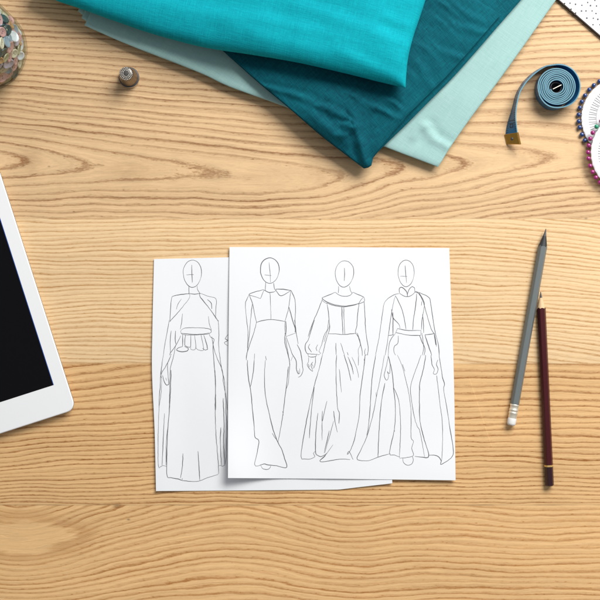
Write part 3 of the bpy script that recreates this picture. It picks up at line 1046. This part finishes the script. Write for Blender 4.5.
pencil((545.9, 228.8), (511.0, 425.2), 9.3, 'grey pencil with a black sharpened point and white eraser end', M['grey_lacquer'], M['black_wood'], M['lead'],
       7.5 * PX, 18.5 * PX, ferrule=(14 * PX, 7.2 * PX))
pencil((540.6, 291.8), (549.6, 485.6), 9.0, 'maroon pencil with a pale wood point and a thin gold ring near its end', M['maroon_lacquer'], M['cedar'], M['lead'],
       6.0 * PX, 17.0 * PX, ring=0.897, cap=M['maroon_dark'])


# ------------------------------------------------------------------ thimble
tc = P(129.6, 78.2, 0)
th = empty('thimble', tc, 'small metal thimble with a dimpled top standing on the wood', 'thimble')
mb = MB()
mb.lathe([(0.0086, 0.0024), (0.0082, 0.004), (0.0078, 0.008), (0.0072, 0.013), (0.0066, 0.0165), (0.0063, 0.0182)], 48, tc)
body_mat = plain('worn_steel', (0.26, 0.22, 0.18), 0.34, 1.0, var=0.2, nscale=900, bmp=0.2)
mb.build('body', body_mat, th)
mb = MB()
mb.lathe([(0.0063, 0.0182), (0.0062, 0.0192), (0.0057, 0.0200), (0.0045, 0.0206), (0.003, 0.0209), (0.0015, 0.02105), (0.0, 0.0211)], 48, tc)
# little raised crescent on the crown
mb.build('dimpled_crown', plain('dark_steel', (0.18, 0.17, 0.16), 0.35, 1.0, var=0.3, nscale=1200), th)
mb = MB()
rng = random.Random(5)
for rr_, nn in ((0.0054, 24), (0.0041, 18), (0.0028, 12)):
    for i in range(nn):
        a = 2 * math.pi * i / nn
        z = 0.0202 if rr_ > 0.005 else (0.0207 if rr_ > 0.004 else 0.0210)
        c = (tc.x + rr_ * math.cos(a), tc.y + rr_ * math.sin(a), z)
        mb.lathe([(0.00062, -0.0001), (0.0005, 0.0003), (0.0, 0.0005)], 8, c)
mb.build('crown_studs', M['silver'], th)
mb = MB()
ring = [(0.0080 + 0.0012 * math.cos(a), 0.0013 + 0.0012 * math.sin(a)) for a in [2 * math.pi * i / 12 for i in range(13)]]
mb.lathe(ring[::-1], 48, tc)
mb.build('rim', M['silver'], th)
mb = MB()
ring = [(0.0082 + 0.0010 * math.cos(a), 0.0036 + 0.0011 * math.sin(a)) for a in [2 * math.pi * i / 10 for i in range(11)]]
mb.lathe(ring[::-1], 48, tc)
mb.build('groove_band', M['lead'], th)


# ------------------------------------------------------------------ tape measure
W = 0.0125          # tape width
cc = P(556.6, 87.0, W)
cc.z = 0
tape_root = empty('tape_measure', cc, 'rolled blue tape measure standing on edge with a loose brass tipped tail', 'tape measure')
kk = PX * (H - W) / H
path = []           # (x, y, angle from flat)
rng = random.Random(8)
turns = 7.0
a0 = R(200)
nst = int(turns * 60)
for i in range(nst + 1):
    a = a0 + 2 * math.pi * i / 60
    q = i / nst
    r = 6.3 + 12.6 * q + 0.35 * math.sin(a * 1.0 + 1.2) * q + 0.18 * math.sin(2 * a + q * 9)
    path.append((cc.x + r * kk * math.cos(a), cc.y + r * kk * math.sin(a), R(90)))
a_last = a0 + 2 * math.pi * turns              # = 200 deg (left, slightly below)
for i in range(1, 56):
    q = i / 55
    a = a_last + R(265) * q                    # on to the upper left (105 deg)
    r = 18.9 + 1.6 * sm(0, 0.22, q) + 1.3 * sm(0.3, 0.7, q) + 1.5 * sm(0.72, 1.05, q)
    path.append((cc.x + r * kk * math.cos(a), cc.y + r * kk * math.sin(a), R(90) - R(16) * sm(0.25, .5, q) + R(22) * sm(.75, 1, q)))
tail = [(543, 67.5, 96), (533.5, 73.5, 97), (524.5, 82.5, 96), (518.2, 93, 94), (515.4, 103, 94), (513.7, 111, 98), (512.3, 119, 108), (511.8, 127, 122), (512.0, 134.5, 133)]
tpts = []
for x_, y_, an in tail:
    p = P(x_, y_, W * 0.5)
    tpts.append((p.x, p.y, R(an)))
pre = path[-1]
sm_tail = catmull([path[-4][:2] + (path[-4][2],), pre] + tpts, 0.0012)
path = path[:-4] + sm_tail


def ribbon(path, w, th_, mb, mi_face=0, mi_in=1, mi_edge=2, s_from=0):
    n = len(path)
    rows = [[], [], [], []]
    for i, (x, y, an) in enumerate(path):
        xa, ya, _ = path[max(0, i - 1)]
        xb, yb, _ = path[min(n - 1, i + 1)]
        t_ = Vector((xb - xa, yb - ya, 0)).normalized()
        nrm = Vector((t_.y, -t_.x, 0))           # outward of a ccw spiral
        wd = Vector((0, 0, 1)) * math.sin(an) + nrm * math.cos(an)      # width direction (leans outwards)
        td = nrm * math.sin(an) - Vector((0, 0, 1)) * math.cos(an)      # thickness direction (outer face)
        c = Vector((x, y, 0.0004 + w / 2 * math.sin(an)))
        rows[0].append(c - wd * w / 2 - td * th_ / 2)
        rows[1].append(c + wd * w / 2 - td * th_ / 2)
        rows[2].append(c + wd * w / 2 + td * th_ / 2)
        rows[3].append(c - wd * w / 2 + td * th_ / 2)
    for a, b, mi in ((0, 1, mi_in), (1, 2, mi_edge), (2, 3, mi_face), (3, 0, mi_edge)):
        mb.grid([rows[a], rows[b]], mi)
    mb.add([rows[k][0] for k in range(4)], [[0, 1, 2, 3]], mi_edge)
    mb.add([rows[k][-1] for k in range(4)], [[3, 2, 1, 0]], mi_edge)
    return rows


mb = MB()
rows = ribbon(path, W, 0.00108, mb)
mb.build('tape', [M['tape_face'], M['tape_inner'], M['tape_edge']], tape_root, angle=35)
# printed ticks and a figure on the upward face of the tail (the inner face)
mb = MB()
n = len(path)


def on_tape(i, v, lift=0.00012):
    """point on the inner face: v 0 = lower edge, 1 = upper edge; i may be fractional"""
    i = max(0, min(n - 1.001, i))
    k = int(i)
    f_ = i - k
    a = rows[3][k].lerp(rows[3][k + 1], f_)
    b = rows[2][k].lerp(rows[2][k + 1], f_)
    d = rows[2][k] - rows[1][k]
    return a.lerp(b, v) + d.normalized() * lift


steps = []
acc = 0
for i in range(n - 1, 1, -1):
    acc += (Vector(path[i][:2]) - Vector(path[i - 1][:2])).length
    steps.append((acc, i))


def idx_at(s):
    for a, i in steps:
        if a >= s:
            return i
    return 2


def quad_on(s0, s1, v0, v1):
    i0, i1 = idx_at(s0), idx_at(s1)
    if i0 == i1:
        i1 = i0 - 0.3
    q = [on_tape(i0, v0), on_tape(i0, v1), on_tape(i1, v1), on_tape(i1, v0)]
    mb.add(q, [[0, 1, 2, 3], [3, 2, 1, 0]][:1])


def bar_on(s, v0, v1, wd=0.00035):
    f_i = idx_at(s)
    p0, p1 = on_tape(f_i, v0), on_tape(f_i, v1)
    t_ = (on_tape(f_i + 0.5, v0) - on_tape(f_i - 0.5, v0)).normalized() * wd / 2
    mb.add([p0 - t_, p1 - t_, p1 + t_, p0 + t_], [[0, 1, 2, 3]])


for k in range(1, 60):
    s = 0.001 + k * 0.0018
    bar_on(s, 0.0, 0.22 if k % 5 else 0.4)
    bar_on(s, 1.0, 0.82 if k % 5 else 0.7)
# figure "1" box strokes near the end
bar_on(0.0095, 0.35, 0.70, 0.0006)
bar_on(0.0065, 0.35, 0.70, 0.0006)
quad_on(0.0062, 0.0098, 0.35, 0.41)
quad_on(0.0062, 0.0098, 0.64, 0.70)
bar_on(0.0125, 0.15, 0.85, 0.0005)
mb.build('printed_scale', M['print'], tape_root, smooth=False)
# light print on the outer face of the roll
mb = MB()
# brass end piece
iL = n - 1
a_ = path[-1]
t_ = (Vector(path[-1][:2]) - Vector(path[-4][:2])).normalized()
T3 = Vector((t_.x, t_.y, 0))
T3 = (T3 + Vector((0.20, 0.0, 0))).normalized()
wdir = (rows[1][-1] - rows[0][-1]).normalized()
lowc = (rows[0][-1] + rows[3][-1]) / 2
upc = (rows[1][-1] + rows[2][-1]) / 2
nrm = wdir.cross(T3).normalized()
if nrm.z < 0:
    nrm = -nrm
e = 0.0007
q = [lowc - wdir * e - T3 * 0.0012, upc + wdir * e - T3 * 0.0012, upc + wdir * e + T3 * 0.0098, lowc - wdir * e + T3 * 0.0078]
q2 = [p.copy() for p in q]
mb = MB()
th2 = 0.0010
up_ = [p + nrm * th2 for p in q]
dn_ = [p - nrm * th2 for p in q]
for p in dn_:
    p.z = max(p.z, 0.0002)
ins_ = [p + nrm * (th2 + 0.0003) for p in [v_.lerp(sum(q, Vector()) / 4, 0.08) for v_ in q]]
mb.grid([dn_, up_, ins_], close=True)
mb.add(ins_, [[0, 1, 2, 3]])
mb.add(dn_, [[3, 2, 1, 0]])
tip_o = mb.build('brass_tip', M['brass'], tape_root, smooth=False)
mb = MB()
cR_ = sum(q, Vector()) / 4 + nrm * (th2 + 0.0003)
e1 = wdir
e2 = nrm.cross(e1)
for rr_, hh, nxt in ((0.0014, 0.0, 0), (0.0012, 0.0004, 0), (0.0005, 0.0006, 0)):
    mb.v += [cR_ + e1 * rr_ * math.cos(2 * math.pi * i / 14) + e2 * rr_ * math.sin(2 * math.pi * i / 14) + nrm * hh for i in range(14)]
for j in range(2):
    for i in range(14):
        k_ = (i + 1) % 14
        mb.f.append([j * 14 + i, j * 14 + k_, (j + 1) * 14 + k_, (j + 1) * 14 + i]); mb.m.append(0)
mb.f.append([28 + i for i in range(14)]); mb.m.append(0)
mb.build('rivet', M['lead'], tape_root)
# the metal clip of the inner end, seen in the eye of the roll
mb = MB()
p0 = P(553.0, 89.0, W) ; p1 = P(561.4, 84.8, W)
d = (p1 - p0).normalized()
sd = Vector((-d.y, d.x, 0)) * 0.0003
box = []
for z in (0.0006, W + 0.0002):
    box += [Vector((p0.x, p0.y, z)) - sd, Vector((p1.x, p1.y, z)) - sd, Vector((p1.x, p1.y, z)) + sd, Vector((p0.x, p0.y, z)) + sd]
mb.add(box, [[3, 2, 1, 0], [4, 5, 6, 7], [0, 1, 5, 4], [1, 2, 6, 5], [2, 3, 7, 6], [3, 0, 4, 7]])
mb.build('inner_clip', M['ferrule'], tape_root, smooth=False)
# the core in the eye: black inner wall of the tape end
mb = MB()
mb.lathe([(0.0050, 0.0005), (0.0050, W - 0.0022), (0.0044, W - 0.0022), (0.0044, 0.0008), (0.0, 0.0008)][::1], 32, cc)
mb.build('inner_core', M['print'], tape_root, angle=40)


# ------------------------------------------------------------------ pin wheels
def wheel(cx, cy, z0, tilt_axis, tilt, label):
    c = P(cx, cy, z0 + 0.003)
    c.z = z0
    root = empty('pin_wheel', c, label, 'pin wheel', 'pin wheels at the right edge')
    root.rotation_mode = 'QUATERNION'
    from mathutils import Quaternion
    root.rotation_quaternion = Quaternion(tilt_axis, tilt)
    Rd = 40.4 * PX
    N = 240
    mb = MB()

    def ringp(k, z, sc=0.0):
        return [((Rd * k + sc * math.cos(40 * a)) * math.cos(a), (Rd * k + sc * math.cos(40 * a)) * math.sin(a), z) for a in [2 * math.pi * i / N for i in range(N)]]
    prof = [(0.02, 0.0002, 0), (0.97, 0.0002, .0002), (0.995, 0.0008, .0002), (1.0, 0.0016, .0002), (0.992, 0.0026, .0002), (0.965, 0.0030, .0002), (0.90, 0.0031, 0),
            (0.885, 0.0029, 0), (0.60, 0.0029, 0), (0.585, 0.0034, 0), (0.55, 0.0036, 0), (0.52, 0.0034, 0), (0.50, 0.0028, 0), (0.3, 0.0028, 0), (0.28, 0.0034, 0), (0.0, 0.0036, 0)]
    mb.grid([ringp(k, z, s) for k, z, s in prof], close=True)
    mb.build('disc', M['disc_white'], root, local=True, angle=50)
    mb = MB()
    for i in range(40):
        a = 2 * math.pi * (i + 0.5) / 40
        M4 = Matrix.Rotation(a, 4, 'Z')
        # bracket: two rails along the radius and one across at the inner end
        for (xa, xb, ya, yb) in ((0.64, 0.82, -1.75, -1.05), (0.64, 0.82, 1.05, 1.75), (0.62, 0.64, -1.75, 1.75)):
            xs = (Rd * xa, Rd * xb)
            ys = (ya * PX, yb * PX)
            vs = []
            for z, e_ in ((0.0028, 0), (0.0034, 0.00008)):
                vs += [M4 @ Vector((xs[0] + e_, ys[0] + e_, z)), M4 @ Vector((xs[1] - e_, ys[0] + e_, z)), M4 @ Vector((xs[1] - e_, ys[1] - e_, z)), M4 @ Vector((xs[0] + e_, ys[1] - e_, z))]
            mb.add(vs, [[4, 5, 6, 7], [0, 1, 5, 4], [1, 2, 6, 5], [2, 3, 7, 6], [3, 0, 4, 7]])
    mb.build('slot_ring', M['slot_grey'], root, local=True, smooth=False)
    bpy.context.view_layer.update()
    return root


w1 = wheel(622, 118, 0.0004, (0, 0, 1), 0.0, 'white scalloped disc ringed with blue pin heads, under the magenta ringed disc')
tdir = Vector((P(631.5, 152).x - P(622, 118).x, P(631.5, 152).y - P(622, 118).y, 0)).normalized()
axis = Vector((-tdir.y, tdir.x, 0))
w2 = wheel(631.5, 152, 0.0052, axis, R(2.6), 'white scalloped disc ringed with magenta pin heads, on top of the blue ringed disc')


def make_pin(bead, label, group):
    root = empty('pearl_pin', (0, 0, 0), label, 'pin', group)
    mb = MB()
    rb = 0.00205
    mb.lathe([(rb * math.sin(math.pi * i / 12), -rb * math.cos(math.pi * i / 12)) for i in range(13)], 20)
    mb.build('pin_head', M[bead], root, local=True)
    mb = MB()
    mb.lathe([(0.00032, 0.0), (0.00032, 0.0150), (0.0, 0.0165)], 8)
    mb.xform(Matrix.Rotation(R(-90), 4, 'Y') @ Matrix.Identity(4))
    mb.build('pin_shaft', M['pin_metal'], root, local=True)
    return root


def put_pins(wh, protos, special, a_off, skip=lambda a: False):
    Mw = wh.matrix_world
    Rh = 43 * PX
    rng = random.Random(3)
    for i in range(40):
        a = 2 * math.pi * i / 40 + a_off + rng.uniform(-0.012, 0.012)
        kind = special.get(i, 0)
        src, used = protos[kind]
        if not used:
            o = src
            protos[kind] = (src, True)
        else:
            o = copy_tree(src)
        loc = Mw @ Vector((Rh * math.cos(a), Rh * math.sin(a), 0.0018))
        q = wh.rotation_quaternion.to_matrix().to_4x4() @ Matrix.Rotation(a, 4, 'Z')
        o.rotation_euler = q.to_euler()
        o.location = loc


blue = make_pin('blue_bead', 'blue pearl headed pin stuck in the rim of the lower white disc', 'blue headed pins')
mag = make_pin('magenta_bead', 'magenta pearl headed pin stuck in the rim of the upper white disc', 'magenta headed pins')
grn = make_pin('green_bead', 'single green pearl headed pin among the magenta pins of the upper disc', None)
put_pins(w1, {0: (blue, False)}, {}, R(4))
# the green pin sits at the upper left of the upper wheel
ang_g = math.atan2(-(126.7 - 152), 596.8 - 631.5)
idx_g = 16
put_pins(w2, {0: (mag, False), 1: (grn, False)}, {idx_g: 1}, ang_g - 2 * math.pi * idx_g / 40)


# ------------------------------------------------------------------ dotted card
e0, e1_ = P(560, 2.0, 0.003), P(600, 36.6, 0.003)
ex = (e1_ - e0); ex.z = 0; ex.normalize()
ey = Vector((-ex.y, ex.x, 0))
corner = e0 - ex * 0.05
corner.z = 0
card = empty('dotted_card', corner, 'white card with small dark dots and a dark edge in the top right corner', 'card')


def cardpt(u, v, z):
    return Vector((corner.x + ex.x * u + ey.x * v, corner.y + ex.y * u + ey.y * v, z))


cw, chh = 0.17, 0.12
mb = MB()
rows_ = []
for ins, z in ((0.0004, 0.0003), (0, 0.0006), (0, 0.0026), (0.0003, 0.0029)):
    rows_.append([cardpt(ins, ins, z), cardpt(cw - ins, ins, z), cardpt(cw - ins, chh - ins, z), cardpt(ins, chh - ins, z)])
mb.grid(rows_, close=True)
mb.add(rows_[-1], [[0, 1, 2, 3]])
mb.add(rows_[0], [[3, 2, 1, 0]])
for px_, py_ in ((563.6, 4.6), (570.2, 10.2), (574.8, 14.0)):
    w_ = P(px_, py_, 0.003) - corner
    u_ = w_.dot(ex)
    pts_ = []
    for z in (0.0004, 0.0034):
        pts_ += [cardpt(u_ - 0.0007, -0.0002, z), cardpt(u_ + 0.0007, -0.0002, z), cardpt(u_ + 0.0006, 0.0022, z), cardpt(u_ - 0.0006, 0.0022, z)]
    mb.add(pts_, [[3, 2, 1, 0], [4, 5, 6, 7], [0, 1, 5, 4], [1, 2, 6, 5], [2, 3, 7, 6], [3, 0, 4, 7]])
mb.build('dark_backing', M['card_edge'], card, smooth=False)
mb = MB()
rows_ = []
b0 = 0.0009
for ins, z in ((0, 0.0029), (0, 0.0031), (0.0002, 0.0033)):
    rows_.append([cardpt(b0 + ins, b0 + ins, z), cardpt(cw - b0 - ins, b0 + ins, z), cardpt(cw - b0 - ins, chh - b0 - ins, z), cardpt(b0 + ins, chh - b0 - ins, z)])
mb.grid(rows_, close=True)
mb.add(rows_[-1], [[0, 1, 2, 3]])
mb.build('white_face', M['card_white'], card, smooth=False)
mb = MB()
dots = [(570, 3.2), (575.5, 4.3), (581.9, 5.3), (587.7, 2.5), (590.5, 5.6), (596.5, 6), (594.9, .3), (581.5, 11), (586, 10.9), (592.1, 10.9), (596, 13.5),
        (586.8, 18.1), (593.3, 18.3), (597.8, 19.3), (593, 24.7), (600, 24.7)]
rng = random.Random(12)
pl = [P(x_, y_, 0.0033) for x_, y_ in dots]
for k in range(2600):
    u_, v_ = rng.uniform(0.003, cw - 0.003), rng.uniform(0.004, chh - 0.003)
    p = cardpt(u_, v_, 0.0033)
    gx, gy = p.x / PX * H / (H - .0033) + 300, 300 - p.y / PX * H / (H - .0033)
    if 545 < gx < 603 and -2 < gy < 45:
        continue
    if all((p - o_).length > 0.0042 for o_ in pl):
        pl.append(p)
for p in pl:
    rad = rng.uniform(0.00070, 0.00088)
    mb.v += [Vector((p.x + rad * math.cos(2 * math.pi * i / 10), p.y + rad * math.sin(2 * math.pi * i / 10), 0.00338)) for i in range(10)]
    o_ = len(mb.v) - 10
    mb.f.append([o_ + i for i in range(10)]); mb.m.append(0)
mb.build('dots', M['card_dot'], card, smooth=False)


# ------------------------------------------------------------------ jar of buttons
jc = P(-13, 51, 0)
jar = empty('glass_jar', jc, 'clear glass jar filled with small buttons and beads in the top left corner', 'jar')
Rj = 0.0385
mb = MB()
outer = [(0.0, 0.0006), (0.028, 0.0006), (0.0335, 0.0010), (0.0368, 0.0034), (0.0383, 0.0075), (0.0385, 0.012), (0.0385, 0.060), (0.0380, 0.068), (0.0362, 0.0755),
         (0.0335, 0.081), (0.0315, 0.0845), (0.0312, 0.094), (0.0320, 0.0955), (0.0318, 0.0968), (0.0305, 0.0972)]
inner = [(0.0290, 0.0965), (0.0288, 0.085), (0.0308, 0.0795), (0.0345, 0.0740), (0.0365, 0.067), (0.0370, 0.060), (0.0370, 0.0115), (0.0362, 0.0062), (0.0330, 0.0032), (0.025, 0.0024), (0.0, 0.0024)]
mb.lathe(outer + inner, 72, jc)
jar_body = mb.build('jar_body', M['glass'], jar)

bcols = {'pink': (0.66, 0.36, 0.34), 'lilac grey': (0.55, 0.46, 0.54), 'dark green': (0.06, 0.09, 0.085), 'cream': (0.76, 0.68, 0.50),
         'amber': (0.60, 0.33, 0.15), 'olive': (0.50, 0.47, 0.28), 'pearl white': (0.80, 0.80, 0.83), 'steel blue': (0.30, 0.38, 0.46)}
weights = [('pink', 7), ('lilac grey', 4), ('dark green', 4), ('cream', 5), ('amber', 3), ('olive', 3), ('pearl white', 4), ('steel blue', 2)]
bmats = {k: plain(k.replace(' ', '_') + '_button', c, 0.3, var=0.15, nscale=500, coat=0.3) for k, c in bcols.items()}
protos = {}


def make_button(color):
    mb = MB()
    r = 0.0050
    mb.lathe([(0.0, -0.0008), (r * 0.8, -0.0008), (r, 0.0), (r * 0.97, 0.0006), (r * 0.85, 0.0010), (r * 0.7, 0.0007), (r * 0.6, 0.0004), (0.0, 0.0004)], 20)
    for sx in ((-1, 1) if color in ('cream', 'olive', 'amber', 'pink') else ()):
        for sy in (0,):
            mb.disc(r * 0.10, 0.00048, 8, (sx * r * 0.22, sy * r * 0.22), 1)
    o = mb.build('button', [bmats[color], M['print']], local=True, angle=60)
    tag(o, 'small round %s button inside the glass jar' % color, 'button', 'buttons in the jar, %s' % color)
    return o


rng = random.Random(21)
names = [n_ for n_, k in weights for _ in range(k)]
view_dir = math.atan2(-jc.y, -jc.x)
count = 0


def put_button(loc, normal, sc):
    cname = rng.choice(names)
    if cname not in protos:
        protos[cname] = make_button(cname)
        o = protos[cname]
    else:
        o = protos[cname].copy()
        col.objects.link(o)
    nn = Vector(normal).normalized()
    o.rotation_euler = (nn.to_track_quat('Z', 'Y') @ Matrix.Rotation(rng.uniform(0, 6.28), 4, 'Z').to_quaternion()).to_euler()
    o.location = loc
    o.scale = (sc * rng.choice((1, 1, 0.72)), sc, 1.0)


z = 0.0070
row = 0
while z < 0.074:
    rin = (0.0352 if z > 0.0108 else 0.0338) if z < 0.06 else 0.0352 - (z - 0.06) * 0.22
    dth = 0.0094 / rin
    k0 = -int(R(105) / dth)
    for k in range(k0, -k0 + 1):
        a = view_dir + k * dth + (0.5 * dth if row % 2 else 0) + rng.uniform(-.05, .05)
        zz = z + rng.uniform(-0.0015, 0.0015)
        rr_ = rin - rng.uniform(0, 0.0018)
        nrm_ = Vector((math.cos(a), math.sin(a), rng.uniform(-0.1, 0.55))) + Vector((rng.uniform(-.3, .3), rng.uniform(-.3, .3), 0))
        put_button((jc.x + rr_ * math.cos(a), jc.y + rr_ * math.sin(a), zz), nrm_, rng.uniform(0.82, 1.12))
    z += 0.0088
    row += 1
for k in range(22):
    a = rng.uniform(0, 6.28)
    rr_ = 0.029 * math.sqrt(rng.random())
    put_button((jc.x + rr_ * math.cos(a), jc.y + rr_ * math.sin(a), 0.0755 + rng.uniform(0, .002)), (rng.uniform(-.4, .4), rng.uniform(-.4, .4), 1), 1.0)
# the deeper heap that reads as one mass
mb = MB()
rng2 = random.Random(4)
mats_ = list(bmats.values())
for k in range(900):
    a = rng2.uniform(0, 2 * math.pi)
    rr_ = 0.0312 * math.sqrt(rng2.uniform(0.6, 1.0))
    zz = rng2.uniform(0.0062, 0.073)
    if zz > 0.06:
        rr_ *= 1 - (zz - 0.06) * 8
    away = abs((a - view_dir + math.pi) % (2 * math.pi) - math.pi)
    if away > R(105):
        rr_ = rr_ * 1.06
    c = Vector((jc.x + rr_ * math.cos(a), jc.y + rr_ * math.sin(a), zz))
    q_ = Vector((rng2.uniform(-1, 1), rng2.uniform(-1, 1), rng2.uniform(-1, 1))).normalized().to_track_quat('Z', 'Y').to_matrix().to_4x4()
    tmp = MB()
    r = 0.0040
    tmp.lathe([(0.0, -0.0008), (r * 0.8, -0.0008), (r, 0.0), (r * 0.9, 0.0008), (0.0, 0.0006)], 10)
    tmp.xform(Matrix.Translation(c) @ q_)
    mb.add(tmp.v, tmp.f, rng2.randrange(len(mats_)))
for zz in [0.0078 + 0.013 * i for i in range(6)]:
    pass
mb.lathe([(0.0, 0.0046), (0.027, 0.0050), (0.0285, 0.012), (0.0285, 0.060), (0.024, 0.072), (0.0, 0.0735)], 40, jc, 0)
tag(mb.build('button_heap', mats_, origin=jc), kind='stuff')

# ------------------------------------------------------------------ light
world = bpy.data.worlds.new('World')
scene.world = world
world.use_nodes = True
nt = world.node_tree
bg = nt.nodes['Background']
co = nt.nodes.new('ShaderNodeTexCoord').outputs['Generated']
gx, gy, gz = sep(nt, co)
# a room: dimmer overhead, brighter towards the window wall
f = (gy * 0.6 + gx * 0.15 + 0.42).clamp()
nt.links.new(mixc(nt, f, (0.22, 0.215, 0.21), (0.62, 0.65, 0.70)), bg.inputs['Color'])
bg.inputs['Strength'].default_value = 0.8

lamp = bpy.data.lights.new('window_light', 'AREA')
lamp.shape = 'RECTANGLE'
lamp.size, lamp.size_y = 1.1, 0.7
lamp.energy = 37.5
lamp.color = (1.0, 0.97, 0.93)
lo = bpy.data.objects.new('window_light', lamp)
col.objects.link(lo)
lo.location = (0.68, 1.02, 1.08)
lo.rotation_euler = (Vector((0.03, -0.05, 0)) - lo.location).to_track_quat('-Z', 'Y').to_euler()

# ------------------------------------------------------------------ camera
cam = bpy.data.cameras.new('camera')
cam.sensor_fit = 'HORIZONTAL'
cam.sensor_width = 36
cam.lens = 36 * H / (600 * PX)
cam.clip_start = 0.05
cam.clip_end = 50
co_ = bpy.data.objects.new('camera', cam)
col.objects.link(co_)
co_.location = (0, 0, H)
co_.rotation_euler = (0, 0, 0)
scene.camera = co_

scene.view_settings.view_transform = 'Standard'
scene.view_settings.look = 'None'
scene.view_settings.exposure = 0.0
scene.view_settings.gamma = 1.0
scene.view_settings.use_curve_mapping = False
scene.cycles.use_denoising = True
scene.cycles.max_bounces = 16
scene.cycles.transmission_bounces = 14
scene.cycles.sample_clamp_indirect = 4
